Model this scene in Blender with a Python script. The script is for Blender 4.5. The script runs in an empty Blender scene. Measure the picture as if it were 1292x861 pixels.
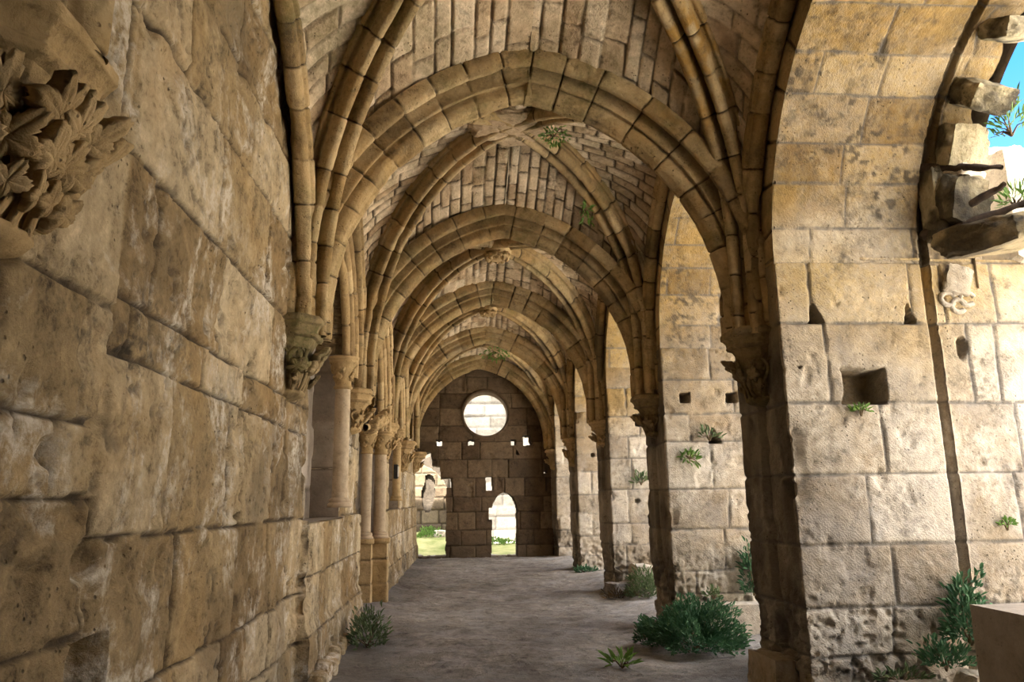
import bpy, math, random
import numpy as np
from mathutils import Matrix, Vector

SC = bpy.context.scene
COL = SC.collection
PI = math.pi

# ------------------------------------------------------------------ camera
F_PX, PITCH, YAW, ROLL = 950.6, .208, .0744, .0146


def cam_basis(x0, u0, d):
    c, s = math.cos(ROLL), math.sin(ROLL)
    x, u = x0 * c + u0 * s, -x0 * s + u0 * c
    c, s = math.cos(PITCH), math.sin(PITCH)
    y, z = d * c - u * s, d * s + u * c
    c, s = math.cos(YAW), math.sin(YAW)
    return Vector((x * c + y * s, -x * s + y * c, z))


cd = bpy.data.cameras.new('camera')
cam = bpy.data.objects.new('camera', cd)
COL.objects.link(cam)
cd.sensor_fit = 'HORIZONTAL'
cd.sensor_width = 36.0
cd.lens = F_PX * 36.0 / 1292.0
cd.clip_start = .05
cd.clip_end = 500
_r, _u, _f = cam_basis(1, 0, 0), cam_basis(0, 1, 0), cam_basis(0, 0, 1)
m = Matrix.Identity(4)
for i in range(3):
    m[i][0], m[i][1], m[i][2] = _r[i], _u[i], -_f[i]
m[2][3] = 1.6
cam.matrix_world = m
SC.camera = cam

# ------------------------------------------------------------------ light
SUN_DIR = Vector((-.16, -.62, 1.0)).normalized()      # towards the sun
SUN_E, SKY_BLUE, SKY_CLOUD_FILL = 16.0, .7, 2.7
EXPOSURE = 1.92
SC.view_settings.view_transform = 'Standard'
SC.view_settings.look = 'None'
SC.view_settings.gamma = 1
SC.view_settings.use_curve_mapping = False
SC.view_settings.exposure = EXPOSURE

sd = bpy.data.lights.new('sun', 'SUN')
sd.energy = SUN_E
sd.angle = .02
sd.color = (1.0, .95, .87)
so = bpy.data.objects.new('sun', sd)
COL.objects.link(so)
so.rotation_euler = SUN_DIR.to_track_quat('Z', 'Y').to_euler()
so.location = (0, 0, 30)


class NT:
    def __init__(s, tree):
        s.t = tree
        s.n = tree.nodes
        s.l = tree.links

    def add(s, kind, **kw):
        n = s.n.new(kind)
        for k, v in kw.items():
            setattr(n, k, v)
        return n

    def set(s, n, key, v):
        if hasattr(v, 'is_linked') or isinstance(v, bpy.types.NodeSocket):
            s.l.new(v, n.inputs[key])
        else:
            n.inputs[key].default_value = v

    def math(s, op, a, b=None, c=None, clamp=False):
        n = s.add('ShaderNodeMath', operation=op, use_clamp=clamp)
        s.set(n, 0, a)
        if b is not None: s.set(n, 1, b)
        if c is not None: s.set(n, 2, c)
        return n.outputs[0]

    def noise(s, vec, scale, detail=5, rough=.55, dist=0):
        n = s.add('ShaderNodeTexNoise')
        s.l.new(vec, n.inputs['Vector'])
        n.inputs['Scale'].default_value = scale
        n.inputs['Detail'].default_value = detail
        n.inputs['Roughness'].default_value = rough
        n.inputs['Distortion'].default_value = dist
        return n.outputs['Fac']

    def ramp(s, fac, stops, interp='LINEAR'):
        n = s.add('ShaderNodeValToRGB')
        s.l.new(fac, n.inputs['Fac'])
        cr = n.color_ramp
        cr.interpolation = interp
        while len(cr.elements) < len(stops): cr.elements.new(.5)
        for e, (p, c) in zip(cr.elements, stops):
            e.position = p
            e.color = (c, c, c, 1) if not hasattr(c, '__len__') else (*c[:3], 1)
        return n.outputs['Color']

    def mix(s, fac, a, b, mode='MIX'):
        n = s.add('ShaderNodeMix', data_type='RGBA', blend_type=mode)
        s.set(n, 0, fac)
        for k, v in ((6, a), (7, b)):
            if isinstance(v, (tuple, list)): v = (*v[:3], 1)
            s.set(n, k, v)
        return n.outputs[2]


w = bpy.data.worlds.new('sky')
SC.world = w
w.use_nodes = True
T = NT(w.node_tree)
T.n.clear()
tc = T.add('ShaderNodeTexCoord')
dirv = tc.outputs['Generated']
sep = T.add('ShaderNodeSeparateXYZ')
T.l.new(dirv, sep.inputs[0])
# bright cloud added outside the view to light the gallery; north-eastern quarter stays blue
dotn = T.add('ShaderNodeVectorMath', operation='DOT_PRODUCT')
T.l.new(dirv, dotn.inputs[0])
dotn.inputs[1].default_value = Vector((.70, .78, .38)).normalized()
clear = T.ramp(dotn.outputs['Value'], [(.80, 1.0), (.93, 0.0)])
cn = T.noise(dirv, 3.0, 6, .6)
cl = T.math('MULTIPLY', clear, T.ramp(cn, [(.30, .55), (.62, 1.0)]))
blue = T.ramp(sep.outputs['Z'], [(0.0, (.34, .62, .95)), (.45, (.07, .30, .80)), (1.0, (.03, .16, .6))])
b1 = T.add('ShaderNodeBackground')
T.l.new(blue, b1.inputs['Color'])
b1.inputs['Strength'].default_value = SKY_BLUE
b2 = T.add('ShaderNodeBackground')
b2.inputs['Color'].default_value = (.96, .975, 1.0, 1)
b2.inputs['Strength'].default_value = SKY_CLOUD_FILL
ms = T.add('ShaderNodeMixShader')
T.l.new(cl, ms.inputs[0])
T.l.new(b1.outputs[0], ms.inputs[1])
T.l.new(b2.outputs[0], ms.inputs[2])
wo = T.add('ShaderNodeOutputWorld')
T.l.new(ms.outputs[0], wo.inputs['Surface'])


# ------------------------------------------------------------------ noise and stone-block fields
def _hash(ix, iy, iz, seed):
    h = (ix * 374761393 + iy * 668265263 + iz * 2147483647 + seed * 1274126177) & 0xFFFFFFFF
    h = ((h ^ (h >> 13)) * 1274126177) & 0xFFFFFFFF
    h = ((h ^ (h >> 16)) * 2246822519) & 0xFFFFFFFF
    return ((h ^ (h >> 15)) & 0xFFFFFF) / float(0xFFFFFF)


def vnoise(P, seed=0):
    i = np.floor(P).astype(np.int64)
    f = P - i
    f = f * f * (3 - 2 * f)
    out = 0
    for dx in (0, 1):
        wx = f[..., 0] if dx else 1 - f[..., 0]
        for dy in (0, 1):
            wy = f[..., 1] if dy else 1 - f[..., 1]
            for dz in (0, 1):
                wz = f[..., 2] if dz else 1 - f[..., 2]
                out = out + wx * wy * wz * _hash(i[..., 0] + dx, i[..., 1] + dy, i[..., 2] + dz, seed)
    return out


def fbm(P, scale, octv=3, seed=0, gain=.5):
    a, tot, out = 1.0, 0.0, 0
    for k in range(octv):
        out = out + a * vnoise(P * scale + 17.3 * k, seed + k)
        tot += a
        a *= gain
        scale *= 2.03
    return out / tot - .5                       # about -.5 .. .5


def sstep(a, b, x):
    t = np.clip((x - a) / (b - a), 0, 1)
    return t * t * (3 - 2 * t)


def layout(v0, v1, u0, u1, hr, lr, seed):
    R = random.Random(seed)
    vb = [v0]
    while vb[-1] < v1:
        vb.append(vb[-1] + R.uniform(*hr))
    uj = []
    for _ in range(len(vb) - 1):
        u = u0 - R.uniform(0, lr[1])
        row = [u]
        while u < u1 + lr[1]:
            u += R.uniform(*lr)
            row.append(u)
        uj.append(row)
    return vb, uj


def fields(P, U, V, lay, seed=0, jw=.012, wob=.012, chip=.02):
    """joint mask, per-block randoms and distance to the joints for a masonry layout."""
    vb, uj = lay
    vb = np.array(vb, float)
    wu = fbm(P, 3.1, 3, seed + 50) * 2 * wob
    wv = fbm(P, 2.3, 3, seed + 60) * 2 * wob
    uu, vv = U + wu, V + wv
    ci = np.clip(np.searchsorted(vb, vv) - 1, 0, len(vb) - 2)
    dv = np.minimum(np.abs(vv - vb[ci]), np.abs(vb[ci + 1] - vv))
    du = np.full(U.shape, 9.0)
    jj = np.zeros(U.shape, np.int64)
    for c in range(len(vb) - 1):
        mk = ci == c
        if not mk.any(): continue
        row = np.array(uj[c], float)
        if len(row) < 2: continue
        k = np.clip(np.searchsorted(row, uu[mk]) - 1, 0, len(row) - 2)
        du[mk] = np.minimum(np.abs(uu[mk] - row[k]), np.abs(row[k + 1] - uu[mk]))
        jj[mk] = k
    d = np.minimum(dv, du) + fbm(P, 9.0, 3, seed + 70) * chip
    d = np.maximum(d, 0)
    joint = 1 - sstep(jw * .5, jw * 1.6, d)
    z = np.zeros_like(ci)
    r1, r2, r3 = (_hash(ci, jj, z + q, seed) for q in (1, 2, 3))
    return joint, d, r1, r2, r3


def grid_normals(P, toward, away=None):
    du = np.gradient(P, axis=0)
    dv = np.gradient(P, axis=1)
    n = np.cross(du, dv)
    n /= np.maximum(np.linalg.norm(n, axis=-1, keepdims=True), 1e-9)
    if away is not None: s = np.sign(np.sum(n * (P - np.asarray(away, float)), axis=-1).sum())
    else: s = np.sign(np.sum(n * (np.asarray(toward, float) - P), axis=-1).sum())
    return n * (s if s != 0 else 1), s


def stone_surface(P, U, V, lay, toward, seed=0, jw=.012, jd=.018, offs=.012, wob=.012, chip=.02,
                  rough=(.02, .010), er=.008, hook=None, away=None):
    n, s = grid_normals(P, toward, away)
    if lay is not None:
        joint, d, r1, r2, r3 = fields(P, U, V, lay, seed, jw, wob, chip)
        disp = -jd * joint + (r1 - .5) * 2 * offs - er * np.exp(-d / .022)
    else:
        joint = np.zeros(U.shape)
        d = joint + 1
        r2 = np.full(U.shape, .5)
        r3 = r2
        disp = np.zeros(U.shape)
    disp = disp + fbm(P, 1.7, 3, seed + 1) * rough[0] + fbm(P, 9, 3, seed + 2, .6) * rough[1]
    at = {'tint': r2, 'joint': joint, 'stain_dark': np.zeros(U.shape), 'patina': np.zeros(U.shape)}
    if hook is not None:
        disp = hook(P, U, V, disp, at)
    return P + n * disp[..., None], s, at


# ------------------------------------------------------------------ mesh helpers
def link(name, me, mat=None, parent=None):
    o = bpy.data.objects.new(name, me)
    COL.objects.link(o)
    if mat is not None and me is not None: me.materials.append(mat)
    if parent is not None: o.parent = parent
    return o


def np_mesh(name, verts, quads, attrs=None, smooth=True, tris=None):
    me = bpy.data.meshes.new(name)
    nq = 0 if quads is None else len(quads)
    nt = 0 if tris is None else len(tris)
    me.vertices.add(len(verts))
    me.vertices.foreach_set('co', np.asarray(verts, np.float32).ravel())
    loops = []
    if nq: loops.append(np.asarray(quads, np.int32).ravel())
    if nt: loops.append(np.asarray(tris, np.int32).ravel())
    loops = np.concatenate(loops)
    me.loops.add(len(loops))
    me.loops.foreach_set('vertex_index', loops)
    starts = np.concatenate([np.arange(nq) * 4, nq * 4 + np.arange(nt) * 3]).astype(np.int32)
    me.polygons.add(nq + nt)
    me.polygons.foreach_set('loop_start', starts)
    me.update(calc_edges=True)
    me.polygons.foreach_set('use_smooth', np.full(nq + nt, smooth, bool))
    for k, v in (attrs or {}).items():
        a = me.attributes.new(k, 'FLOAT', 'POINT')
        a.data.foreach_set('value', np.asarray(v, np.float32).ravel())
    me.validate()
    return me


class Acc:
    """collects grids into one mesh"""

    def __init__(s):
        s.v, s.q, s.a, s.n = [], [], {'tint': [], 'joint': [], 'stain_dark': [], 'patina': []}, 0

    def grid(s, P, at=None, flip=False, mask=None, wrap_u=False, wrap_v=False):
        nu, nv = P.shape[:2]
        idx = np.arange(nu * nv).reshape(nu, nv) + s.n
        if wrap_u: idx = np.concatenate([idx, idx[:1]], 0)
        if wrap_v: idx = np.concatenate([idx, idx[:, :1]], 1)
        q = np.stack([idx[:-1, :-1], idx[1:, :-1], idx[1:, 1:], idx[:-1, 1:]], -1)
        if mask is not None: q = q[mask]
        q = q.reshape(-1, 4)
        if flip: q = q[:, ::-1]
        s.v.append(P.reshape(-1, 3))
        s.q.append(q)
        for k in s.a:
            if at is not None and k in at: s.a[k].append(np.asarray(at[k], float).ravel())
            else: s.a[k].append(np.full(nu * nv, .5 if k == 'tint' else 0.))
        s.n += nu * nv
        return idx

    def raw(s, V, Q, tint=.5):
        V = np.asarray(V, float)
        s.v.append(V)
        s.q.append(np.asarray(Q, np.int64) + s.n)
        for k in s.a: s.a[k].append(np.full(len(V), tint if k == 'tint' else 0.))
        s.n += len(V)

    def build(s, name, mat, parent=None, smooth=True):
        me = np_mesh(name, np.concatenate(s.v), np.concatenate(s.q), {k: np.concatenate(v) for k, v in s.a.items()}, smooth)
        return link(name, me, mat, parent)


def masked_slab(acc, P, at, flip, keep, back):
    """front grid with holes, sides of the holes going back by vector `back`."""
    nu, nv = P.shape[:2]
    idx = acc.grid(P, at, flip, mask=keep)
    base = acc.n
    acc.grid(P + np.asarray(back, float), at, not flip, mask=np.zeros_like(keep))
    off = base - idx[0, 0]
    Q = []
    k = keep
    for i in range(nu - 1):
        ch = np.nonzero(k[i, :-1] != k[i, 1:])[0]
        for j in ch:
            a, b = idx[i, j + 1], idx[i + 1, j + 1]
            Q.append((a, b, b + off, a + off))
    for j in range(nv - 1):
        ch = np.nonzero(k[:-1, j] != k[1:, j])[0]
        for i in ch:
            a, b = idx[i + 1, j], idx[i + 1, j + 1]
            Q.append((a, b, b + off, a + off))
    if Q: acc.q.append(np.asarray(Q, np.int64))


def empty(name, loc, label=None, cat=None, group=None, rotz=0):
    o = bpy.data.objects.new(name, None)
    COL.objects.link(o)
    o.location = loc
    o.rotation_euler = (0, 0, rotz)
    o.empty_display_size = .1
    if label: o['label'] = label
    if cat:
        o['category'] = cat
        o['kind'] = 'thing'
    if group: o['group'] = group
    return o


def tag(o, label, cat, group=None, kind=None):
    o['label'] = label
    o['category'] = cat
    if group: o['group'] = group
    o['kind'] = kind or 'thing'
    return o


def struct(o, label=None):
    o['kind'] = 'structure'
    if label: o['label'] = label
    return o


def keep_world(o, parent):
    """parent a mesh built in world coordinates to an Empty that only has a location."""
    o.parent = parent
    o.matrix_parent_inverse = Matrix.Translation(-Vector(parent.location))
    return o


def spaced(*segs):
    """coordinates from (start, end, step) runs"""
    out = []
    for a, b, st in segs:
        n = max(1, int(round((b - a) / st)))
        out.append(np.linspace(a, b, n, endpoint=False))
    out.append(np.array([segs[-1][1]]))
    return np.concatenate(out)


def resample(pts, n):
    pts = np.asarray(pts, float)
    s = np.concatenate([[0], np.cumsum(np.linalg.norm(np.diff(pts, axis=0), axis=1))])
    t = np.linspace(0, s[-1], n)
    return np.stack([np.interp(t, s, pts[:, k]) for k in range(pts.shape[1])], 1), t


def poly_inside(poly, X, Y):
    ins = np.zeros(X.shape, bool)
    n = len(poly)
    for i in range(n):
        x0, y0 = poly[i]
        x1, y1 = poly[(i + 1) % n]
        c = ((y0 > Y) != (y1 > Y))
        with np.errstate(divide='ignore', invalid='ignore'):
            xi = (x1 - x0) * (Y - y0) / (y1 - y0 if y1 != y0 else 1e-9) + x0
        ins ^= c & (X < xi)
    return ins


# ------------------------------------------------------------------ materials
def stone_mat(name, dark, mid, light, joint=(.10, .075, .05), white=0., lichen=.3, moss=0., ochre=0., jmix=.75,
              bump=.6, contrast=1.0, grey=0., tool=0.):
    mt = bpy.data.materials.new(name)
    mt.use_nodes = True
    t = NT(mt.node_tree)
    t.n.clear()
    geo = t.add('ShaderNodeNewGeometry')
    pos = geo.outputs['Position']
    tint = t.add('ShaderNodeAttribute', attribute_name='tint').outputs['Fac']
    jn = t.add('ShaderNodeAttribute', attribute_name='joint').outputs['Fac']
    stn = t.add('ShaderNodeAttribute', attribute_name='stain_dark').outputs['Fac']
    n1 = t.noise(pos, .8, 6, .6)
    n2 = t.noise(pos, 5.5, 9, .68, .4)
    n3 = t.noise(pos, 42, 6, .7)
    n4 = t.noise(pos, 15, 8, .72, .3)
    f = t.math('ADD', t.math('MULTIPLY', tint, .38), t.math('MULTIPLY', n1, .30))
    f = t.math('ADD', f, t.math('MULTIPLY', n2, .32))
    col = t.ramp(f, [(.28, dark), (.48, mid), (.70, light)])
    mul = t.ramp(t.math('ADD', t.math('MULTIPLY', n2, .42), t.math('ADD', t.math('MULTIPLY', n3, .26), t.math('MULTIPLY', n4, .32))),
                 [(.37, 1 - .62 * contrast), (.47, 1 - .12 * contrast), (.54, 1.0), (.63, 1 + .24 * contrast)])
    col = t.mix(1.0, col, mul, 'MULTIPLY')
    if ochre:
        fo = t.math('MULTIPLY', t.ramp(t.noise(pos, 1.3, 6, .65, .3), [(.48, 0), (.66, 1)]), ochre)
        col = t.mix(fo, col, (.46, .27, .09))
    if grey:
        fg = t.math('MULTIPLY', t.ramp(t.noise(pos, 2.1, 7, .65, .5), [(.46, 0), (.64, 1)]), grey)
        col = t.mix(fg, col, (.34, .33, .33))
    if white:
        mp = t.add('ShaderNodeMapping')
        t.l.new(pos, mp.inputs['Vector'])
        mp.inputs['Scale'].default_value = (1, 1.1, .9)
        a = t.ramp(t.noise(mp.outputs[0], 1.5, 8, .70, .6), [(.50, 0), (.60, 1)])
        b = t.ramp(t.noise(pos, 14, 6, .7), [(.40, 0), (.58, 1)])
        col = t.mix(t.math('MULTIPLY', t.math('MULTIPLY', a, b), white), col, (.62, .55, .45))
    if lichen:
        a = t.ramp(t.noise(pos, 1.9, 8, .70, .5), [(.53, 0), (.68, 1)])
        b = t.ramp(t.noise(pos, 19, 6, .7), [(.42, 0), (.60, 1)])
        col = t.mix(t.math('MULTIPLY', t.math('MULTIPLY', a, b), lichen), col, (.055, .045, .035))
    if moss:
        a = t.ramp(t.noise(pos, 1.4, 8, .68, .4), [(.50, 0), (.64, 1)])
        b = t.ramp(t.noise(pos, 11, 6, .7), [(.36, .2), (.58, 1)])
        col = t.mix(t.math('MULTIPLY', t.math('MULTIPLY', a, b), moss), col, (.085, .085, .022))
    # small dark pits in the limestone
    vor = t.add('ShaderNodeTexVoronoi')
    t.l.new(pos, vor.inputs['Vector'])
    vor.inputs['Scale'].default_value = 23
    pit = t.math('MULTIPLY', t.ramp(vor.outputs['Distance'], [(.10, 1), (.20, 0)]),
                 t.ramp(t.noise(pos, 3.3, 4, .6), [(.50, 0), (.62, 1)]))
    col = t.mix(t.math('MULTIPLY', pit, .7), col, (.04, .03, .02))
    pat = t.add('ShaderNodeAttribute', attribute_name='patina').outputs['Fac']
    fp = t.math('MULTIPLY', pat, t.ramp(t.math('ADD', t.math('MULTIPLY', n1, .6), t.math('MULTIPLY', n4, .4)), [(.36, .35), (.56, 1)]), clamp=True)
    col = t.mix(fp, col, t.mix(1.0, col, (.74, .585, .29), 'MULTIPLY'))
    sb = t.math('MULTIPLY', stn, t.ramp(n2, [(.30, .55), (.62, 1)]), clamp=True)
    col = t.mix(sb, col, (.045, .038, .030))
    col = t.mix(t.math('MULTIPLY', jn, jmix), col, joint)
    h = t.math('ADD', t.math('ADD', t.math('MULTIPLY', n2, .5), t.math('MULTIPLY', n3, .22)), t.math('MULTIPLY', n4, .55))
    h = t.math('SUBTRACT', h, t.math('MULTIPLY', pit, .5))
    if tool:
        wv = t.add('ShaderNodeTexWave', wave_type='BANDS', bands_direction='DIAGONAL')
        t.l.new(pos, wv.inputs['Vector'])
        wv.inputs['Scale'].default_value = 19
        wv.inputs['Distortion'].default_value = 9
        wv.inputs['Detail'].default_value = 4
        wv.inputs['Detail Scale'].default_value = 2.5
        h = t.math('ADD', h, t.math('MULTIPLY', wv.outputs['Fac'], tool * .5))
    bp = t.add('ShaderNodeBump')
    bp.inputs['Strength'].default_value = bump
    bp.inputs['Distance'].default_value = .05
    t.l.new(h, bp.inputs['Height'])
    bs = t.add('ShaderNodeBsdfPrincipled')
    t.l.new(col, bs.inputs['Base Color'])
    bs.inputs['Roughness'].default_value = .93
    bs.inputs['Specular IOR Level'].default_value = .2
    t.l.new(bp.outputs[0], bs.inputs['Normal'])
    o = t.add('ShaderNodeOutputMaterial')
    t.l.new(bs.outputs[0], o.inputs['Surface'])
    return mt


def plain_mat(name, c1, c2, scale=8, rough=.9, bump=.3, trans=0., dist=.02):
    mt = bpy.data.materials.new(name)
    mt.use_nodes = True
    t = NT(mt.node_tree)
    t.n.clear()
    pos = t.add('ShaderNodeNewGeometry').outputs['Position']
    n = t.noise(pos, scale, 7, .65)
    col = t.ramp(n, [(.3, c1), (.68, c2)])
    bs = t.add('ShaderNodeBsdfPrincipled')
    t.l.new(col, bs.inputs['Base Color'])
    bs.inputs['Roughness'].default_value = rough
    bs.inputs['Specular IOR Level'].default_value = .25
    bp = t.add('ShaderNodeBump')
    bp.inputs['Strength'].default_value = bump
    bp.inputs['Distance'].default_value = dist
    t.l.new(n, bp.inputs['Height'])
    t.l.new(bp.outputs[0], bs.inputs['Normal'])
    o = t.add('ShaderNodeOutputMaterial')
    if trans:
        tr = t.add('ShaderNodeBsdfTranslucent')
        t.l.new(col, tr.inputs['Color'])
        mx = t.add('ShaderNodeMixShader')
        mx.inputs[0].default_value = trans
        t.l.new(bs.outputs[0], mx.inputs[1])
        t.l.new(tr.outputs[0], mx.inputs[2])
        t.l.new(mx.outputs[0], o.inputs['Surface'])
    else:
        t.l.new(bs.outputs[0], o.inputs['Surface'])
    return mt


M_WALL = stone_mat('golden_limestone', (.205, .138, .068), (.35, .255, .138), (.52, .415, .27), joint=(.05, .035, .022), jmix=.95, white=.95, lichen=.8, ochre=.25, bump=.9, contrast=1.3)
M_PIER = stone_mat('pale_limestone', (.24, .19, .135), (.365, .305, .23), (.49, .43, .35), joint=(.12, .11, .10), white=.4,
                   lichen=.7, ochre=.14, grey=.25, bump=.55, tool=.16)
M_ARCH = stone_mat('ochre_arch_limestone', (.30, .21, .10), (.46, .34, .18), (.56, .44, .27), lichen=.7, ochre=.45, jmix=.6)
M_WEB = stone_mat('vault_rubble_limestone', (.42, .295, .18), (.59, .45, .295), (.72, .585, .42), joint=(.06, .045, .03), lichen=.55,
                  moss=.55, ochre=.15, jmix=.9)
M_RIB = stone_mat('rib_limestone', (.21, .14, .065), (.35, .245, .12), (.47, .35, .195), joint=(.03, .02, .012), lichen=.7,
                  moss=.5, ochre=.35, jmix=1.0)
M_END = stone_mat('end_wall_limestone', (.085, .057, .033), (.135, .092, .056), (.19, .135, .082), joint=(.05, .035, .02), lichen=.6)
M_CARVE = stone_mat('carved_limestone', (.26, .17, .08), (.42, .29, .14), (.54, .40, .22), lichen=.35, contrast=.8)
M_CARVE_MOSS_SHADE = stone_mat('mossy_shaded_carved_limestone', (.13, .10, .055), (.25, .18, .09), (.38, .28, .15), lichen=.8, moss=.9, contrast=.9)  # darker copy of the carved stone: moss, with shade put into the colour
M_RUBBLE = stone_mat('dark_rubble', (.015, .012, .008), (.035, .027, .018), (.07, .055, .04), lichen=.6)
M_SHAFT = stone_mat('smooth_column_limestone', (.36, .27, .17), (.48, .37, .25), (.56, .46, .33), lichen=.3, contrast=.6, bump=.25)
M_GREY = stone_mat('grey_restored_limestone', (.26, .21, .165), (.36, .30, .24), (.45, .385, .32), lichen=.2, contrast=.5, bump=.25)
M_SUN = stone_mat('sunlit_courtyard_limestone', (.50, .42, .32), (.62, .54, .43), (.70, .64, .54), joint=(.3, .26, .2), lichen=.25)
M_BROKEN = stone_mat('broken_tracery_limestone', (.24, .18, .10), (.38, .31, .19), (.56, .48, .34), lichen=1., moss=.55, ochre=.3, bump=1.0)
M_YARDWALL = stone_mat('yard_wall_limestone', (.062, .055, .044), (.09, .08, .066), (.115, .105, .088), joint=(.035, .03, .025), lichen=.2, contrast=.6)
M_RUIN = stone_mat('ruined_wall_limestone', (.055, .037, .022), (.09, .065, .04), (.13, .10, .062), joint=(.03, .022, .014), lichen=.4)
M_DIRT = stone_mat('trodden_earth', (.118, .098, .082), (.22, .19, .165), (.37, .335, .305), lichen=.4, bump=.9, grey=.4, contrast=1.2, white=.25)
M_YARD = plain_mat('courtyard_gravel', (.50, .47, .41), (.66, .63, .56), 3)
M_GRASS = plain_mat('grass_ground', (.12, .15, .035), (.34, .31, .14), 2.2)
M_LEAF = plain_mat('bush_leaf_green', (.030, .085, .040), (.10, .21, .095), 9, .6, .1, .25)
M_LEAF2 = plain_mat('grey_green_leaf', (.07, .11, .045), (.17, .22, .10), 9, .7, .1, .25)
M_LEAF3 = plain_mat('bright_green_leaf', (.07, .15, .03), (.20, .32, .07), 9, .6, .1, .3)
M_STEM = plain_mat('brown_stem', (.07, .05, .025), (.16, .11, .06), 12)
M_IRON = plain_mat('weathered_beam', (.035, .025, .018), (.10, .07, .05), 15)
M_PLATE = plain_mat('dark_plate', (.02, .02, .02), (.05, .045, .04), 20)
M_PLATE2 = plain_mat('pale_plate', (.45, .42, .36), (.55, .52, .46), 20)

# ------------------------------------------------------------------ layout of the gallery
XR, XC = 2.64, .65
L = 3.616
D = [6.326 + (n - 1) * L for n in range(0, 6)]           # arch planes A0..A5
DL0 = 2.04                                               # nearest corbel on the left wall
PW = .476                                                # half width of a pier
XO = 5.2                                                 # outer end of the piers
XA = 4.36                                                # outer edge of the arcade arches
CT = np.array([.65, 0, 3.0])


def xl(y):
    return -1.36 + np.maximum(0, np.asarray(y, float) - 9.5) * .018


# ---- floor
ys = spaced((-4.2, 2, .15), (2, 12, .035), (12, 22.4, .05))
xs = spaced((-1.75, 3.2, .035), (3.2, 5.6, .08))
Yg, Xg = np.meshgrid(ys, xs, indexing='ij')


def floor_z(X, Y):
    P = np.stack([X, Y, np.zeros_like(X)], -1)
    z = .10 * sstep(11, 20, Y) + fbm(P, .9, 3, 900) * .07 + fbm(P, 4.5, 4, 901, .6) * .048 - .01
    z += .05 * sstep(-.85, -1.35, X) * (1 + 1.2 * fbm(P, 3, 2, 905))
    z += np.maximum(0, fbm(P, 14, 2, 903) - .20) * .10
    z += .06 * sstep(2.3, 3.0, X)
    return z


P = np.stack([Xg, Yg, floor_z(Xg, Yg)], -1)
acc = Acc()
stn = np.clip(.5 * sstep(1.9, 2.6, Xg) * sstep(12, 7, Yg) + .5 * sstep(-.3, -1.2, Xg) + .35 * sstep(8.6, 7.2, Yg) + fbm(P * np.array([1, .8, 1]), 1.2, 4, 911) * 1.1, 0, .85)  # earth coloured darker along both sides and near the camera
acc.grid(P, {'tint': .5 + fbm(P, .6, 3, 910) * 1.2, 'stain_dark': stn}, flip=True)
struct(acc.build('floor', M_DIRT), 'trodden bare earth floor of the gallery')

# ---- left wall
WIN = (7.0, 9.12, 1.42, 3.20, 4.45)       # y0, y1, sill, spring, apex
POR = (10.55, 13.05, -.2, 2.95, 4.55)
WN2 = (14.55, 16.45, 1.45, 3.05, 4.2)


def arch_mask(Y, Z, y0, y1, zs, zsp, zt):
    c, a, h = (y0 + y1) / 2, (y1 - y0) / 2, zt - zsp
    R = (a * a + h * h) / (2 * a)
    inside = (np.abs(Y - c) < a) & (Z > zs) & (Z <= zsp)
    q = R - a + np.abs(Y - c)
    inside |= (Z > zsp) & (q * q + (Z - zsp) ** 2 < R * R) & (np.abs(Y - c) < a)
    return inside


ys = spaced((-4.0, 1.8, .08), (1.8, 6.98, .016), (6.98, 13.1, .020), (13.1, 21.3, .03))
zs = spaced((-.15, 3.8, .016), (3.8, 6.4, .024))
Yg, Zg = np.meshgrid(ys, zs, indexing='ij')
Xg = xl(Yg)
# under and beyond the window the wall stands a little further out
Xg = Xg + .05 * (Yg > 6.99) * (Zg < 1.46) + .045 * sstep(.55, .42, Zg) * (Yg > 6.99)
P = np.stack([Xg, Yg, Zg], -1)
layA = ([-.3, .45, 1.135, 1.63, 1.905, 2.37, 3.02, 3.70, 4.3, 4.9, 5.5, 6.5],
        [[-5, -3, -2, -1, .2, 1.2, 2.2, 3.22, 3.6], [-5, -4, -2.4, -1.3, .4, 1.3, 2.3, 3.10, 4], [-5, -3, -1.2, .2, 1.5, 3.0, 4],
         [-5, -2, -.6, .9, 2.0, 2.45, 2.70, 4], [-5, -3, -1.1, .3, 1.4, 2.25, 2.8, 4], [-5, -3, -1.8, -.2, 1.1, 2.0, 3.37, 4],
         [-5, -3, -1.5, .1, 1.3, 2.1, 2.94, 4], [-5, -2, -.3, 1, 2.4, 4], [-5, -2, .3, 1.7, 3.3, 4], [-5, -2, 0, 1, 2.3, 4], [-5, -2, 0, 1, 2.3, 4]])
layB = ([-.3, .42, .83, 1.47, 2.20, 2.44, 3.06, 3.74, 4.3, 4.9, 5.5, 6.5],
        [[2.4, 3.4, 4.2, 5.0, 5.5, 6.3, 6.9, 8], [2.2, 3.25, 4.05, 4.75, 5.3, 5.9, 6.5, 8], [2.5, 3.05, 3.95, 4.92, 5.86, 6.5, 8],
         [2.9, 3.72, 4.64, 4.98, 5.85, 6.25, 8], [2.6, 3.2, 4.1, 4.95, 6.0, 8], [2.5, 3.37, 4.4, 5.6, 6.6, 8],
         [2.0, 2.94, 4.2, 5.3, 6.2, 8], [2.4, 3.6, 4.8, 5.9, 8], [2, 3.2, 4.4, 5.6, 8], [2, 3.2, 4.4, 5.6, 8], [2, 3.2, 4.4, 5.6, 8]])
layC = layout(-.3, 6.6, 6.5, 22, (.36, .52), (.45, .95), 77)
layC[0][1:5] = [.45, .95, 1.46, 1.90]


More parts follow.
